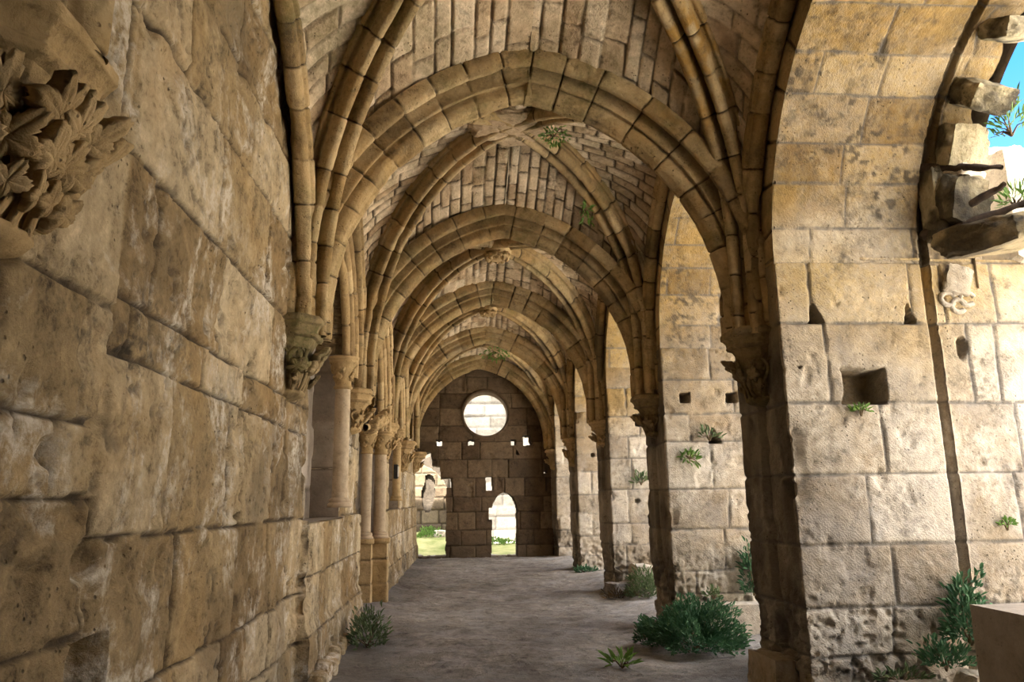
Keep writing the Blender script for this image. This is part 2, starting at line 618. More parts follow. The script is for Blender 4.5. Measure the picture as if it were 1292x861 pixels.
def wall_left_hook(P, U, V, disp, at):
    Y, Z = P[..., 1], P[..., 2]
    # scabbed, broken faces
    k = sstep(.10, .22, fbm(P, 2.2, 4, 31))
    disp = disp - .022 * k - .030 * sstep(.16, .24, fbm(P, 4.5, 3, 35))
    # diagonal tooling
    disp = disp + .0014 * np.sin((Y * .55 + Z) * 230 + 3 * fbm(P, 2, 2, 36))
    # square pocket low on the wall
    pk = sstep(.0, .025, Y - 2.93) * sstep(.0, .02, 3.235 - Y) * sstep(.0, .02, 1.12 - Z) * sstep(0, .02, Z - .52)
    disp = disp - .16 * pk
    # broken arris of the big stones
    for y0, z0, r in ((3.02, 1.40, .10), (2.66, 1.78, .07), (4.66, 1.9, .05), (3.0, 1.9, .06), (2.3, 2.36, .05), (3.36, 3.0, .07),
                      (4.95, 1.5, .06), (6.9, 1.9, .1), (5.0, 1.0, .06), (5.35, 1.1, .05)):
        dd = np.sqrt(((Y - y0) * .8) ** 2 + (Z - z0) ** 2) * (1 + .8 * fbm(P, 8, 3, 41))
        disp = disp - .05 * sstep(r, r * .5, dd)
    pits = sstep(.10, .20, fbm(P, 13, 3, 47)) * sstep(-.05, .12, fbm(P, 1.8, 3, 48))
    disp = disp - .016 * pits
    lower = sstep(.5, .1, Z) * (Y > 3)
    disp = disp + fbm(P, 4, 3, 44) * .10 * lower
    at['stain_dark'] = np.clip(.35 * sstep(.7, .2, Z) + .5 * sstep(.06, .25, fbm(P, 1.1, 4, 45)) + .6 * pits, 0, 1)
    return disp


zone = np.where(Yg < 3.02, 0, np.where(Yg < 6.985, 1, 2))
out = None
for zi, lay in enumerate((layA, layB, layC)):
    sel = zone == zi
    i0, i1 = np.nonzero(sel.any(1))[0][[0, -1]]
    a0, a1 = max(0, i0 - 1), min(len(ys), i1 + 2)
    Q, s, at = stone_surface(P[a0:a1], Yg[a0:a1], Zg[a0:a1], lay, (9, 5, 2), seed=300 + zi * 10, jw=.009 if zi < 2 else .007,
                             jd=.026 if zi < 2 else .014, offs=.007 if zi < 2 else .005, wob=.016 if zi < 2 else .010,
                             chip=.03 if zi < 2 else .015, er=.004, rough=(.04, .022) if zi < 2 else (.025, .012), hook=wall_left_hook)
    if out is None:
        out = P.copy()
        atw = {k: np.zeros(Yg.shape) for k in at}
    out[i0:i1 + 1] = Q[i0 - a0:i1 + 1 - a0]
    for k in at: atw[k][i0:i1 + 1] = at[k][i0 - a0:i1 + 1 - a0]
yc, zc = (Yg[:-1, :-1] + Yg[1:, 1:]) / 2, (Zg[:-1, :-1] + Zg[1:, 1:]) / 2
hole = arch_mask(yc, zc, *WIN) | arch_mask(yc, zc, *POR) | arch_mask(yc, zc, *WN2)
acc = Acc()
masked_slab(acc, out, atw, s < 0, ~hole, (-.36, 0, 0))
WALL_L = struct(acc.build('wall_left', M_WALL), 'left gallery wall of large weathered golden limestone blocks')


# recess linings: far jamb, sill and back, smoother restored grey stone
def lining(y0, y1, z0, zsp, zt, seed, doorway=False):
    acc = Acc()
    x0 = float(xl(y1)) - .015
    # far jamb (faces the camera)
    us, vs = spaced((0, .36, .03)), spaced((z0 if not doorway else -.1, zsp + .9, .03))
    Ug, Vg = np.meshgrid(us, vs, indexing='ij')
    P = np.stack([x0 - Ug, np.full(Ug.shape, y1 - .012), Vg], -1)
    lay = layout(z0, zt + 1, -1, 2, (.48, .62), (3, 4), seed)
    Q, s, at = stone_surface(P, Ug, Vg, lay, (x0, y0, 2), seed=seed, jw=.006, jd=.006, offs=.002, rough=(.004, .004), chip=.006)
    acc.grid(Q, at, s < 0)
    if not doorway:
        us, vs = spaced((-.05, .36, .03)), spaced((y0, y1, .05))
        Ug, Vg = np.meshgrid(us, vs, indexing='ij')
        P = np.stack([float(xl(y1)) - Ug, Vg, np.full(Ug.shape, z0 + .01)], -1)
        Q, s, at = stone_surface(P, Ug, Vg, None, (0, y0, 9), seed=seed + 3, rough=(.01, .01))
        acc.grid(Q, at, s < 0)
    us, vs = spaced((y0 - .1, y1 + .1, .05)), spaced((-.1, zt + .1, .05))
    Ug, Vg = np.meshgrid(us, vs, indexing='ij')
    P = np.stack([float(xl(y1)) - .34 + 0 * Ug, Ug, Vg], -1)
    lay = layout(-.2, zt + 1, y0 - 1, y1 + 1, (.3, .45), (.4, .8), seed + 5)
    Q, s, at = stone_surface(P, Ug, Vg, lay, (3, y0, 2), seed=seed + 4)
    acc.grid(Q, at, s < 0)
    return acc


struct(lining(*WIN, 510).build('window_1', M_GREY), 'shallow arched blind window with a grey stone jamb')
struct(lining(*POR, 520, True).build('door_1', M_GREY), 'blocked arched portal in the left wall')
struct(lining(*WN2, 530).build('window_2', M_GREY), 'second blind window further along the left wall')

# ---- end wall with its openings
xs = spaced((-1.6, 2.9, .018))
zs = spaced((-.1, 6.2, .018))
Xg, Zg = np.meshgrid(xs, zs, indexing='ij')
YE = 21.04
P = np.stack([Xg, np.full(Xg.shape, YE), Zg], -1)
lay = layout(.02, 6.6, -1.8, 3, (.38, .52), (.45, 1.0), 91)


def end_hook(P, U, V, disp, at):
    at['stain_dark'] = np.clip(.55 * sstep(.9, .2, V) * (.6 + fbm(P, 2, 3, 97)) + .4 * sstep(.05, .25, fbm(P, 1.2, 4, 98)), 0, 1)
    return disp - .03 * sstep(.1, .25, fbm(P, 2.5, 4, 99))


Q, s, at = stone_surface(P, Xg, Zg, lay, (0.6, 0, 3), seed=400, jw=.010, jd=.02, offs=.012, hook=end_hook)
xc, zc = (Xg[:-1, :-1] + Xg[1:, 1:]) / 2, (Zg[:-1, :-1] + Zg[1:, 1:]) / 2
wb = np.stack([xc, zc * 0, zc], -1)
xw, zw = xc + fbm(wb, 6, 3, 93) * .05, zc + fbm(wb, 6, 3, 94) * .05
hole = (xc - .803) ** 2 + (zc - 3.972) ** 2 < .635 ** 2
LDOOR = [(-1.6, .13), (-1.6, 2.7), (-.80, 2.92), (-.705, 2.93), (-.685, 2.55), (-.455, 2.53), (-.444, 2.205), (-.163, 2.20),
         (-.163, 1.945), (-.292, 1.945), (-.307, .13)]
RDOOR = [(.927, .105), (.957, 1.063), (.87, 1.064), (.873, 1.40), (.955, 1.40), (.98, 1.50), (1.07, 1.66), (1.19, 1.77), (1.31, 1.80),
         (1.43, 1.77), (1.55, 1.64), (1.63, 1.45), (1.65, 1.30), (1.644, .105)]
hole |= poly_inside(LDOOR, xw, zw) | poly_inside(RDOOR, xw * .6 + xc * .4, zw * .6 + zc * .4)
for (a, b), (c, d) in (((-.584, 3.095), (-.415, 3.27)), ((.294, 3.09), (.492, 3.253)), ((1.493, 3.09), (1.639, 3.252)),
                       ((1.835, 3.073), (2.05, 3.358)), ((.80, 1.868), (.98, 2.229)), ((2.427, 1.825), (2.49, 2.189))):
    hole |= (xw > a) & (xw < c) & (zw > b) & (zw < d)
hole |= poly_inside([(1.835, 3.073), (2.11, 3.073), (2.0, 3.358)], xw, zw)
hole |= poly_inside([(1.64, 2.82), (1.73, 2.82), (1.65, 2.97)], xc, zc)
hole |= poly_inside([(2.395, 2.32), (2.51, 2.32), (2.48, 2.46)], xc, zc)
hole |= poly_inside([(.80, 1.868), (1.0, 1.868), (.95, 2.229), (.78, 2.229)], xc, zc)
acc = Acc()
masked_slab(acc, Q, at, s < 0, ~hole, (0, .75, 0))
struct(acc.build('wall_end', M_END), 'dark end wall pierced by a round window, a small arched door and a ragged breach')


def ring(cx, cy, cz, R, r0, w, seed, n=96):
    """moulded stone ring in the XZ plane"""
    th = np.linspace(0, 2 * PI, n, endpoint=False)
    pr = [(-w, .02), (-w, -r0), (-w * .3, -r0 * 1.5), (0, -r0 * .9), (w * .25, -r0 * 1.2), (w * .5, 0), (w * .5, .7)]
    P = np.zeros((n, len(pr), 3))
    for k, (dr, dy) in enumerate(pr):
        rr = R - dr
        P[:, k, 0] = cx + rr * np.cos(th)
        P[:, k, 1] = cy + dy
        P[:, k, 2] = cz + rr * np.sin(th)
    a = Acc()
    a.grid(P, None, True, wrap_u=True)
    return a


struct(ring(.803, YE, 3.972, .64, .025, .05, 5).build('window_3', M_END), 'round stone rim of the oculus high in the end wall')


# ------------------------------------------------------------------ piers of the right-hand arcade
def pier_hook_factory(yc, n):
    holes = {1: [(2.947, 3.075, .075, .09, .22, 't'), (3.761, 3.075, .06, .09, .2, 't'), (3.31, 2.47, .185, .15, .26, 'r'),
                 (4.20, 2.80, .06, .10, .10, 'o'), (2.78, 2.62, .015, .015, .05, 'o')],
             2: [(2.93, 2.86, .07, .07, .25, 'r'), (3.55, 2.86, .075, .07, .25, 'r'), (3.28, 2.37, .09, .11, .22, 't')],
             3: [(3.2, 2.95, .07, .12, .25, 'r'), (3.1, 1.55, .05, .05, .08, 'o')],
             4: [(3.0, 2.55, .05, .05, .15, 'o')]}.get(n, [])

    def hook(P, U, V, disp, at):
        X, Y, Z = P[..., 0], P[..., 1], P[..., 2]
        near = Y < yc - PW + .02
        gal = (X < XR + .02) & (np.abs(Y - yc) < PW - .03)
        wn = fbm(P, 6, 3, 600 + n)
        for hx, hz, rx, rz, dp, kd in holes:
            dx, dz = (X - hx) / rx, (Z - hz) / rz
            if kd == 'r': q = np.maximum(np.abs(dx), np.abs(dz)) + wn * .35
            elif kd == 't': q = np.maximum(np.abs(dz), np.abs(dx + .2 * dz) * 1.0 + .45 * (dz + 1)) + wn * .3
            else: q = np.sqrt(dx * dx + dz * dz) + wn * .8
            k = sstep(1.0, .78, q) * near
            if kd == 'r' and rx > .1: at['patina'] = np.maximum(at['patina'], k)
            disp = disp - dp * k
            at['stain_dark'] = np.maximum(at['stain_dark'], .55 * k)  # insides of the holes coloured darker
        # chase for the lost window tracery, on both jambs
        jm = np.abs(Y - yc) > PW - .02
        ch = sstep(.0, .012, X - 3.915) * sstep(.0, .02, 4.005 - X) * jm
        disp = disp - .09 * ch
        disp = disp - .028 * sstep(4.0, 4.03, X) * jm
        # pilaster crease on the gallery face
        disp = disp + .045 * sstep(-.02, .03, Y - yc) * gal
        disp = disp - .05 * np.exp(-((Y - yc) / .02) ** 2) * gal
        # chipped arrises and eroded foot
        cor = np.minimum(np.abs(Y - (yc - PW)) + np.abs(X - XR), np.abs(Y - (yc + PW)) + np.abs(X - XR))
        nz = fbm(P, 3.0, 4, 620 + n)
        disp = disp - (.05 + .14 * sstep(1.5, .5, Z)) * sstep(.10, .26, nz + .06 * sstep(1.2, .5, Z)) * sstep(.16, .02, cor)
        ft = sstep(1.0, .25, Z)
        disp = disp + ft * fbm(P, 5, 4, 640 + n) * .11 - .04 * ft
        disp = disp - .05 * sstep(.06, .2, fbm(P, 11, 3, 650 + n)) * ft - .03 * sstep(.05, .16, fbm(P, 17, 3, 655 + n)) * sstep(1.3, .4, Z)
        disp = disp - .018 * sstep(.14, .24, fbm(P, 4.5, 4, 656 + n))
        # tooled faces
        disp = disp + .0012 * np.sin((X * .8 + Z) * 210 + 4 * nz)
        # damp, blackened patches at the foot; gallery face coloured darker all over
        at['stain_dark'] = np.clip(np.maximum(at['stain_dark'], .55 * ft * sstep(-.05, .2, fbm(P, 3, 4, 660 + n)))
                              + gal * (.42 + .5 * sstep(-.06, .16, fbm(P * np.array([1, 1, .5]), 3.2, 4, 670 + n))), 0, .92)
        at['patina'] = np.clip(np.maximum(at['patina'], sstep(2.3, 3.8, Z + 1.2 * fbm(P, 1.0, 3, 680 + n))), 0, 1)
        return disp
    return hook


PIER_LABEL = {
    0: 'limestone arcade pier beside the camera, mostly out of the frame',
    1: 'nearest limestone arcade pier on the right, with a dark chase and a large square hole',
    2: 'second arcade pier on the right, standing behind the large dark green bush',
    3: 'third arcade pier on the right, with a deep bite at its foot',
    4: 'fourth arcade pier on the right, narrow and square-edged',
    5: 'farthest arcade pier on the right, against the dark end wall'}
PIERS = {}


def make_pier(n, y0, y1, step):
    yc = (y0 + y1) / 2
    hw = (y1 - y0) / 2
    top = 3.56
    root = empty('stone_pier', (XR + .6, yc, 0), PIER_LABEL[n], 'pier', 'piers of the right-hand arcade')
    PIERS[n] = root
    xo = XO if n < 3 else 4.6
    path = [(xo, y0)] + [(x, y0) for x in np.linspace(xo - .3, XR + .06, 8)] + [(XR + .008, y0), (XR, y0 + .008)]
    path += [(XR, y) for y in np.linspace(y0 + .15, y1 - .15, 4)] + [(XR, y1 - .008), (XR + .008, y1)]
    path += [(x, y1) for x in np.linspace(XR + .06, xo, 8)]
    tot = 2 * (xo - XR) + 2 * hw
    pts, t = resample(path, int(tot / step))
    zs = spaced((-.1, top, step))
    Zg = np.broadcast_to(zs[None, :], (len(pts), len(zs)))
    Ug = np.broadcast_to(t[:, None], Zg.shape)
    P = np.stack([np.broadcast_to(pts[:, 0:1], Zg.shape), np.broadcast_to(pts[:, 1:2], Zg.shape), Zg], -1).copy()
    # courses read from the nearest pier, a little different further back
    R = random.Random(40 + n)
    vb = [-.2, .40, .755, 1.223, 1.763, 2.332, 2.998, 3.53, 4.2]
    if n != 1:
        vb = [-.2] + [z + R.uniform(-.09, .09) for z in (.42, .80, 1.25, 1.75, 2.25, 2.62, 3.02)] + [3.53, 4.2]
    u_c = xo - XR                                # where the near jamb meets the gallery face
    x2u = lambda x: xo - x
    uj = []
    for c in range(len(vb) - 1):
        row = [-.5]
        if n == 1:
            row += sorted(x2u(x) for x in {0: (4.5, 3.4, 3.0), 1: (4.35, 3.35), 2: (4.55, 3.95, 3.38), 3: (4.5, 3.97, 3.24),
                                            4: (4.6, 3.97, 3.42), 5: (4.5, 4.25, 3.02), 6: (4.55, 4.1, 3.80, 2.92), 7: (4.4, 3.2)}[c])
        else:
            u = R.uniform(.2, .6)
            while u < u_c - .22:
                row.append(u)
                u += R.uniform(.35, .8)
        u = u_c + hw * 2 + R.uniform(.25, .5)
        while u < tot:
            row.append(u)
            u += R.uniform(.45, .8)
        row.append(tot + 2)
        uj.append(row)
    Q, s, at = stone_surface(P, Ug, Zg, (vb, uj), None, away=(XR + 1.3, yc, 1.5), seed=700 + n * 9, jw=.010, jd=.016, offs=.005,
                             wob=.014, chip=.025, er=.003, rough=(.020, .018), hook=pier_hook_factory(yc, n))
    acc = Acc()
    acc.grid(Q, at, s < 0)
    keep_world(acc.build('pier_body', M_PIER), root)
    return root


make_pier(0, 1.3, 2.5, .05)
make_pier(1, D[1] - PW, D[1] + PW, .014)
make_pier(2, D[2] - PW, D[2] + PW, .018)
make_pier(3, D[3] - PW, D[3] + PW, .022)
make_pier(4, D[4] - PW, D[4] + PW, .026)
make_pier(5, D[5] - PW, D[5] + .6, .03)


# ------------------------------------------------------------------ arcade arches (soffit + face towards the gallery)
def pointed(a, z0, zt, n=60, base=None):
    """half of a pointed arch: offsets from the centre line and heights, springing first"""
    h = zt - z0
    R = (a * a + h * h) / (2 * a)
    th = np.linspace(0, math.asin(min(1, h / R)), n)
    off = a - R + R * np.cos(th)
    z = z0 + R * np.sin(th)
    p = np.stack([off, z], 1)
    if base is not None and base < z0:
        p = np.concatenate([np.stack([np.full(8, a), np.linspace(base, z0, 8, endpoint=False)], 1), p])
    return p


def full_arch(c, a, z0, zt, n=60):
    p = pointed(a, z0, zt, n)
    far = np.stack([c + p[:, 0], p[:, 1]], 1)
    near = np.stack([c - p[:, 0], p[:, 1]], 1)[::-1]
    return np.concatenate([far, near[1:]])


OPEN = {0: (2.5, D[1] - PW)}
for n in range(1, 5): OPEN[n] = (D[n] + PW, D[n + 1] - PW)
ARCH_LABEL = {
    -1: 'arcade arch beside the camera, out of the frame', 0: 'nearest arcade arch at upper right with a broken outer edge against the sky',
    1: 'arcade arch springing between the first and second piers on the right',
    2: 'arcade arch springing between the second and third piers on the right',
    3: 'arcade arch springing between the third and fourth piers on the right',
    4: 'farthest arcade arch on the right, next to the end wall'}
for n, (y0, y1) in OPEN.items():
    c, a = (y0 + y1) / 2, (y1 - y0) / 2
    step = {-1: .06, 0: .015, 1: .022}.get(n, .03)
    p2 = full_arch(c, a, 3.5, 5.40 if n == 0 else 5.34)
    pl = np.concatenate([[[0], [0]], np.linalg.norm(np.diff(p2, axis=0), axis=1)[:, None]])[1:]
    tot = float(np.linalg.norm(np.diff(p2, axis=0), axis=1).sum())
    pts, t = resample(p2, int(tot / step))
    xs = spaced((XR, XA, step))
    Ug = np.broadcast_to(xs[None, :], (len(pts), len(xs)))
    Vg = np.broadcast_to(t[:, None], Ug.shape)
    P = np.stack([Ug, np.broadcast_to(pts[:, 0:1], Ug.shape), np.broadcast_to(pts[:, 1:2], Ug.shape)], -1).copy()
    edge = XA - XR
    rag = fbm(np.stack([Vg * 0, Vg, Vg * 0], -1), 2.2, 3, 820 + n) * .5 * sstep(.6, 1, (Ug - XR) / edge)
    P[..., 0] += rag
    lay = layout(0, tot + .5, XR, XA, (.30, .40), (.45, .95), 830 + n)

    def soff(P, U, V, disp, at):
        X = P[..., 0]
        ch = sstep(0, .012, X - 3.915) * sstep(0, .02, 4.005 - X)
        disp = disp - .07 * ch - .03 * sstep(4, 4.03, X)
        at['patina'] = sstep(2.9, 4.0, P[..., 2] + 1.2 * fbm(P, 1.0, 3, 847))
        at['stain_dark'] = np.clip(.8 * ch + 1.1 * sstep(-.02, .20, fbm(P, 1.3, 5, 845, .65)) * sstep(-.05, .10, fbm(P, 9, 3, 846, .6)) * sstep(-.08, .08, fbm(P, 24, 2, 848)), 0, .9)  # chase coloured darker, the rest patchy staining
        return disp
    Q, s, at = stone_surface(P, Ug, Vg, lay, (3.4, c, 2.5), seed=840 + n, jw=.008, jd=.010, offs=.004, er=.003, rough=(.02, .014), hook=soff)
    root = empty('arcade_arch', (3.4, c, 3.5), ARCH_LABEL[n], 'arch', 'arches of the right-hand arcade')
    acc = Acc()
    acc.grid(Q, at, s < 0)
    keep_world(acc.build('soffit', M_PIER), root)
    # narrow face towards the gallery
    p3 = full_arch(c, a + .27, 3.4, 5.80 if n == 0 else 5.72)
    o3, _ = resample(p3, len(pts))
    vs = np.linspace(0, 1, 14)
    P = np.zeros((len(pts), len(vs), 3))
    P[..., 0] = XR + .005
    P[..., 1] = pts[:, None, 0] * (1 - vs) + o3[:, None, 0] * vs
    P[..., 2] = pts[:, None, 1] * (1 - vs) + o3[:, None, 1] * vs
    Vv = np.broadcast_to(t[:, None], P.shape[:2])
    Uu = np.broadcast_to(vs[None] * .27, P.shape[:2])
    Q, s, at = stone_surface(P, Uu, Vv, (lay[0], [[-1, 3]] * (len(lay[0]) - 1)), (0, c, 4), seed=850 + n, jw=.010, jd=.012, offs=.004, rough=(.01, .008))
    acc = Acc()
    acc.grid(Q, at, s < 0)
    keep_world(acc.build('arch_face', M_RIB), root)

# ---- masonry above the arcade (gallery side and courtyard side) and an unseen slab added to block light
acc = Acc()
for X, zt in ((XR + .03, 6.5), (XA + .05, 6.9)):
    prev = -4.3
    for n, (y0, y1) in sorted(OPEN.items()):
        c, a = (y0 + y1) / 2, (y1 - y0) / 2
        g = .22 if X < 3 else 0
        p = full_arch(c, a + g, 3.45, (5.43 if n == 0 else 5.36) + g * 1.3, 30)[::-1]
        pts = np.concatenate([[[prev, 3.3]], [[c - a - g, 3.3]], p, [[c + a + g, 3.3]]])
        P = np.zeros((len(pts), 2, 3))
        P[..., 0] = X
        P[..., 1] = pts[:, None, 0]
        P[:, 0, 2] = pts[:, 1]
        P[:, 1, 2] = zt
        acc.grid(P, None, False)
        prev = c + a + g
    P = np.array([[[X, prev, 3.3], [X, prev, zt]], [[X, 22, 3.3], [X, 22, zt]]], float)
    acc.grid(P, None)
struct(acc.build('wall_right', M_PIER), 'masonry of the arcade wall above the arches')


def box(acc, lo, hi):
    x0, y0, z0 = lo
    x1, y1, z1 = hi
    V = [(x0, y0, z0), (x1, y0, z0), (x1, y1, z0), (x0, y1, z0), (x0, y0, z1), (x1, y0, z1), (x1, y1, z1), (x0, y1, z1)]
    acc.raw(V, [(3, 2, 1, 0), (4, 5, 6, 7), (0, 1, 5, 4), (1, 2, 6, 5), (2, 3, 7, 6), (3, 0, 4, 7)])


acc = Acc()
box(acc, (-3.0, -4.6, 6.42), (XA, 21.9, 6.95))  # unseen slab added so no light leaks in above the vaults
struct(acc.build('roof_light_block', M_PIER, smooth=False), 'unseen flat slab over the vaults, added to block light')
acc = Acc()
box(acc, (-3.0, -4.4, -.2), (XR + .1, -4.0, 6.5))
box(acc, (XR, -4.2, -.2), (XR + .4, 1.35, 6.5))  # fill wall added across the unseen opening to cut frontal light
struct(acc.build('wall_back_light_block', M_WALL, smooth=False), 'unseen gallery wall behind the camera, with a fill wall added to cut light')
acc = Acc()
box(acc, (-3.0, -4.4, -.2), (-2.4, 21.8, 6.5))  # unseen block added as a light stop where the hall stands
struct(acc.build('wall_hall_light_block', M_WALL, smooth=False), 'unseen block for the hall behind the left wall, added to stop light')


# ------------------------------------------------------------------ vaults
def half_diag(z0, zk, base, n=60):
    th = np.linspace(0, PI / 2, n)
    r = np.cos(th)                                  # 1 at the corner, 0 at the crown
    z = z0 + (zk - z0) * np.sin(th)
    p = np.stack([r, z], 1)
    return np.concatenate([np.stack([np.full(8, 1.0), np.linspace(base, z0, 8, endpoint=False)], 1), p])


BAYS = []
ybs = [-1.3, DL0, D[1], D[2], D[3], D[4], D[5]]
ZK = [6.1, 6.12, 6.05, 5.80, 5.75, 5.70]
for b in range(6):
    BAYS.append((ybs[b], ybs[b + 1], ZK[b]))


def curve_T(yp, side, n):
    """where the vault meets the transverse arch, side -1 left / +1 right"""
    p = pointed(2.0, 3.1, 5.50, 60, 2.95)
    q, t = resample(np.stack([XC + side * p[:, 0], np.full(len(p), yp), p[:, 1]], 1), n)
    return q, t


def curve_D(yp, ym, zk, side, n, inset=0):
    p = half_diag(3.75 if side > 0 else 3.25, zk, 2.95)
    q, t = resample(np.stack([XC + side * 1.94 * p[:, 0], ym + (yp - ym) * p[:, 0], p[:, 1]], 1), n)
    return q, t


def curve_F(y_mid, a, x, dirn, n):
    p = pointed(a, 3.35 if x > 0 else 3.0, (5.86 if a > 1.9 else 5.76) if x > 0 else 5.62, 60, 2.95)
    q, t = resample(np.stack([np.full(len(p), x), y_mid + dirn * p[:, 0], p[:, 1]], 1), n)
    return q, t


CEIL_LABEL = ['vault above the camera', 'nearest vault bay, plastered blocks above the first transverse arch',
              'second vault bay, with a broken boss and mossy right web coloured darker for dirt and shade', 'third vault bay with a carved boss',
              'fourth vault bay', 'last vault bay before the end wall']
for b, (ya, yb, zk) in enumerate(BAYS):
    ym = (ya + yb) / 2
    step = [.08, .022, .024, .035, .04, .045][b]
    acc = Acc()
    for side in (-1, 1):
        ym_f = ym
        xw = XR - .09 if side > 0 else float(xl(ym)) + .06
        for yp, dirn in ((ya, -1), (yb, 1)):
            n = int(4.2 / step)
            Tc, t = curve_T(yp - dirn * .10, side, n)
            Dc, td = curve_D(yp - dirn * .12, ym, zk, side, n)
            hf = (yb - ya) / 2 - .13 if b != 1 else (abs((yp - dirn * .13) - ym_f))
            Fc, tf = curve_F(ym_f, hf, xw, dirn, n)
            for k, E2 in enumerate((Tc, Fc)):
                m_ = int(2.0 / step)
                v = np.linspace(0, 1, m_)
                P = E2[:, None, :] * (1 - v[None, :, None]) + Dc[:, None, :] * v[None, :, None]
                ss = np.linspace(0, 1, n)
                P[..., 2] += .10 * np.sin(PI * v)[None] * np.sin(PI * ss)[:, None]
                wid = np.linalg.norm(E2 - Dc, axis=1)[:, None]
                U = v[None] * wid + (0 if k == 0 else 11)
                V = np.broadcast_to(td[:, None], U.shape)
                sd_ = 1000 + b * 40 + (side + 1) * 10 + (dirn + 1) * 4 + k
                big = (b == 1)
                lay = layout(0, td[-1] + .4, -1, 14, (.15, .22) if not big else (.20, .32), (.22, .45) if not big else (.3, .6), sd_)

                def webhook(P, U, V, disp, at, b=b, side=side, sd_=sd_, k=k):
                    # plaster and mortar still covering part of the blocks
                    cover = sstep(.02, .16, fbm(P, .9, 3, 77)) * (.85 if b in (1, 3) and k == 0 else .4)
                    at['joint'] = at['joint'] * (1 - cover) * (.6 if b == 1 else 1)
                    st = sstep(.06, .26, fbm(P, 1.0, 4, sd_ + 5)) * .45
                    if b == 2 and side > 0: st = st + .30 * sstep(-.1, .2, fbm(P, 1.6, 3, 78))  # right web darkened: dirt, with its shade put into the colour
                    at['stain_dark'] = np.clip(st, 0, .8)
                    return disp
                Q, s, at = stone_surface(P, U, V, lay, (XC, ym, 3.2), seed=sd_, jw=.011, jd=.022, offs=.012, wob=.014, chip=.02,
                                         rough=(.04, .014), hook=webhook)
                acc.grid(Q, at, s < 0)
    struct(acc.build('ceiling', M_WEB), CEIL_LABEL[b])


def rib_mesh(path, inward, binorm, half_prof, seed, step, vlen=(.30, .48), mossy=False):
    """sweep a symmetric moulding along a path; voussoir joints cut it into stones"""
    n = max(8, int(np.linalg.norm(np.diff(path, axis=0), axis=1).sum() / step))
    C, t = resample(path, n)
    tan = np.gradient(C, axis=0)
    tan /= np.linalg.norm(tan, axis=1, keepdims=True)
    B = np.asarray(binorm, float)
    B = B / np.linalg.norm(B)
    N = np.cross(tan, B)
    N *= np.sign((N * (np.asarray(inward) - C)).sum())
    hp = np.asarray(half_prof, float)
    prof = np.concatenate([hp, (hp * [-1, 1])[::-1][1:]])
    pr, pt = resample(prof, max(12, int(np.linalg.norm(np.diff(prof, axis=0), axis=1).sum() / step)))
    P = C[:, None, :] + B[None, None, :] * pr[None, :, 0:1] + N[:, None, :] * pr[None, :, 1:2]
    U = np.broadcast_to(pt[None], P.shape[:2])
    V = np.broadcast_to(t[:, None], P.shape[:2])
    R = random.Random(seed)
    vb = [-.3]
    while vb[-1] < t[-1] + .3: vb.append(vb[-1] + R.uniform(*vlen))
    lay = (vb, [[-2, 5]] * (len(vb) - 1))
    nrm, s = grid_normals(P, np.asarray(inward, float))
    # outward of the moulding: away from the path line
    ctr = C[:, None, :] + N[:, None, :] * .05
    s2 = np.sign(np.sum(nrm * (P - ctr), axis=-1).sum())
    nrm = nrm * s2
    s = s * s2
    joint, d, r1, r2, r3 = fields(P, U, V, lay, seed, .006, .012, .012)
    disp = -.014 * joint + (r1 - .5) * .010 - .005 * np.exp(-d / .012)
    disp = disp + fbm(P, 3, 3, seed + 1) * .012 + fbm(P, 12, 3, seed + 2, .6) * .008
    ero = sstep(.12, .26, fbm(P, 2.0, 4, seed + 3))
    disp = disp - .020 * ero
    st = np.clip(.7 * sstep(.08, .26, fbm(P, 1.6, 4, seed + 5)), 0, .8)
    acc = Acc()
    pa = sstep(.75, .45, np.linalg.norm((P - np.array([1.95, 5.45, 4.95])), axis=-1)) * sstep(-.05, .1, fbm(P, 5, 3, 88)) * 1.3
    acc.grid(P + nrm * disp[..., None], {'tint': r2, 'joint': joint, 'stain_dark': st * (1 - np.clip(pa, 0, 1)), 'patina': pa}, s < 0)
    return acc


PR_T = [(.285, -.04), (.290, .03), (.282, .08), (.262, .112), (.232, .122), (.205, .105), (.192, .075), (.185, .045), (.165, .035), (.145, .05),
        (.135, .09), (.132, .15), (.138, .20), (.128, .215), (.105, .20), (.092, .195), (.098, .225), (.105, .26), (.095, .30), (.070, .33),
        (.04, .345), (.02, .365), (0, .367)]
PR_D = [(.168, -.04), (.172, .04), (.158, .062), (.136, .050), (.122, .045), (.112, .070), (.128, .115), (.126, .165), (.104, .208), (.072, .218),
        (.044, .204), (.024, .165), (.010, .10), (.004, .07), (0, .066)]
PR_F = [(.085, -.03), (.085, .03), (.070, .045), (.055, .05), (.064, .085), (.055, .12), (.028, .138), (0, .14)]

# transverse arches
T_LABEL = {0: 'transverse arch above the camera, out of the frame',
           1: 'nearest and largest transverse arch, moulded ochre stone with open joints',
           2: 'second transverse arch, its moulding greenish, below the broken boss',
           3: 'third transverse arch along the gallery, with a carved boss in front of it',
           4: 'fourth transverse arch along the gallery',
           5: 'last transverse arch framing the dark end wall'}
for n in range(1, 6):
    yp = D[n]
    if n == 5: yp -= .10
    p = pointed(2.08, 3.1, 5.54, 70, 3.0)
    path = np.concatenate([np.stack([XC - p[:, 0], np.full(len(p), yp), p[:, 1]], 1),
                           np.stack([XC + p[::-1, 0], np.full(len(p), yp), p[::-1, 1]], 1)[1:]])
    a = rib_mesh(path, (XC, yp, 3.0), (0, 1, 0), PR_T, 2000 + n * 11, [.05, .013, .017, .024, .03, .03][n])
    o = a.build('transverse_arch', M_RIB)
    tag(o, T_LABEL[n], 'arch', 'transverse arches of the vault')

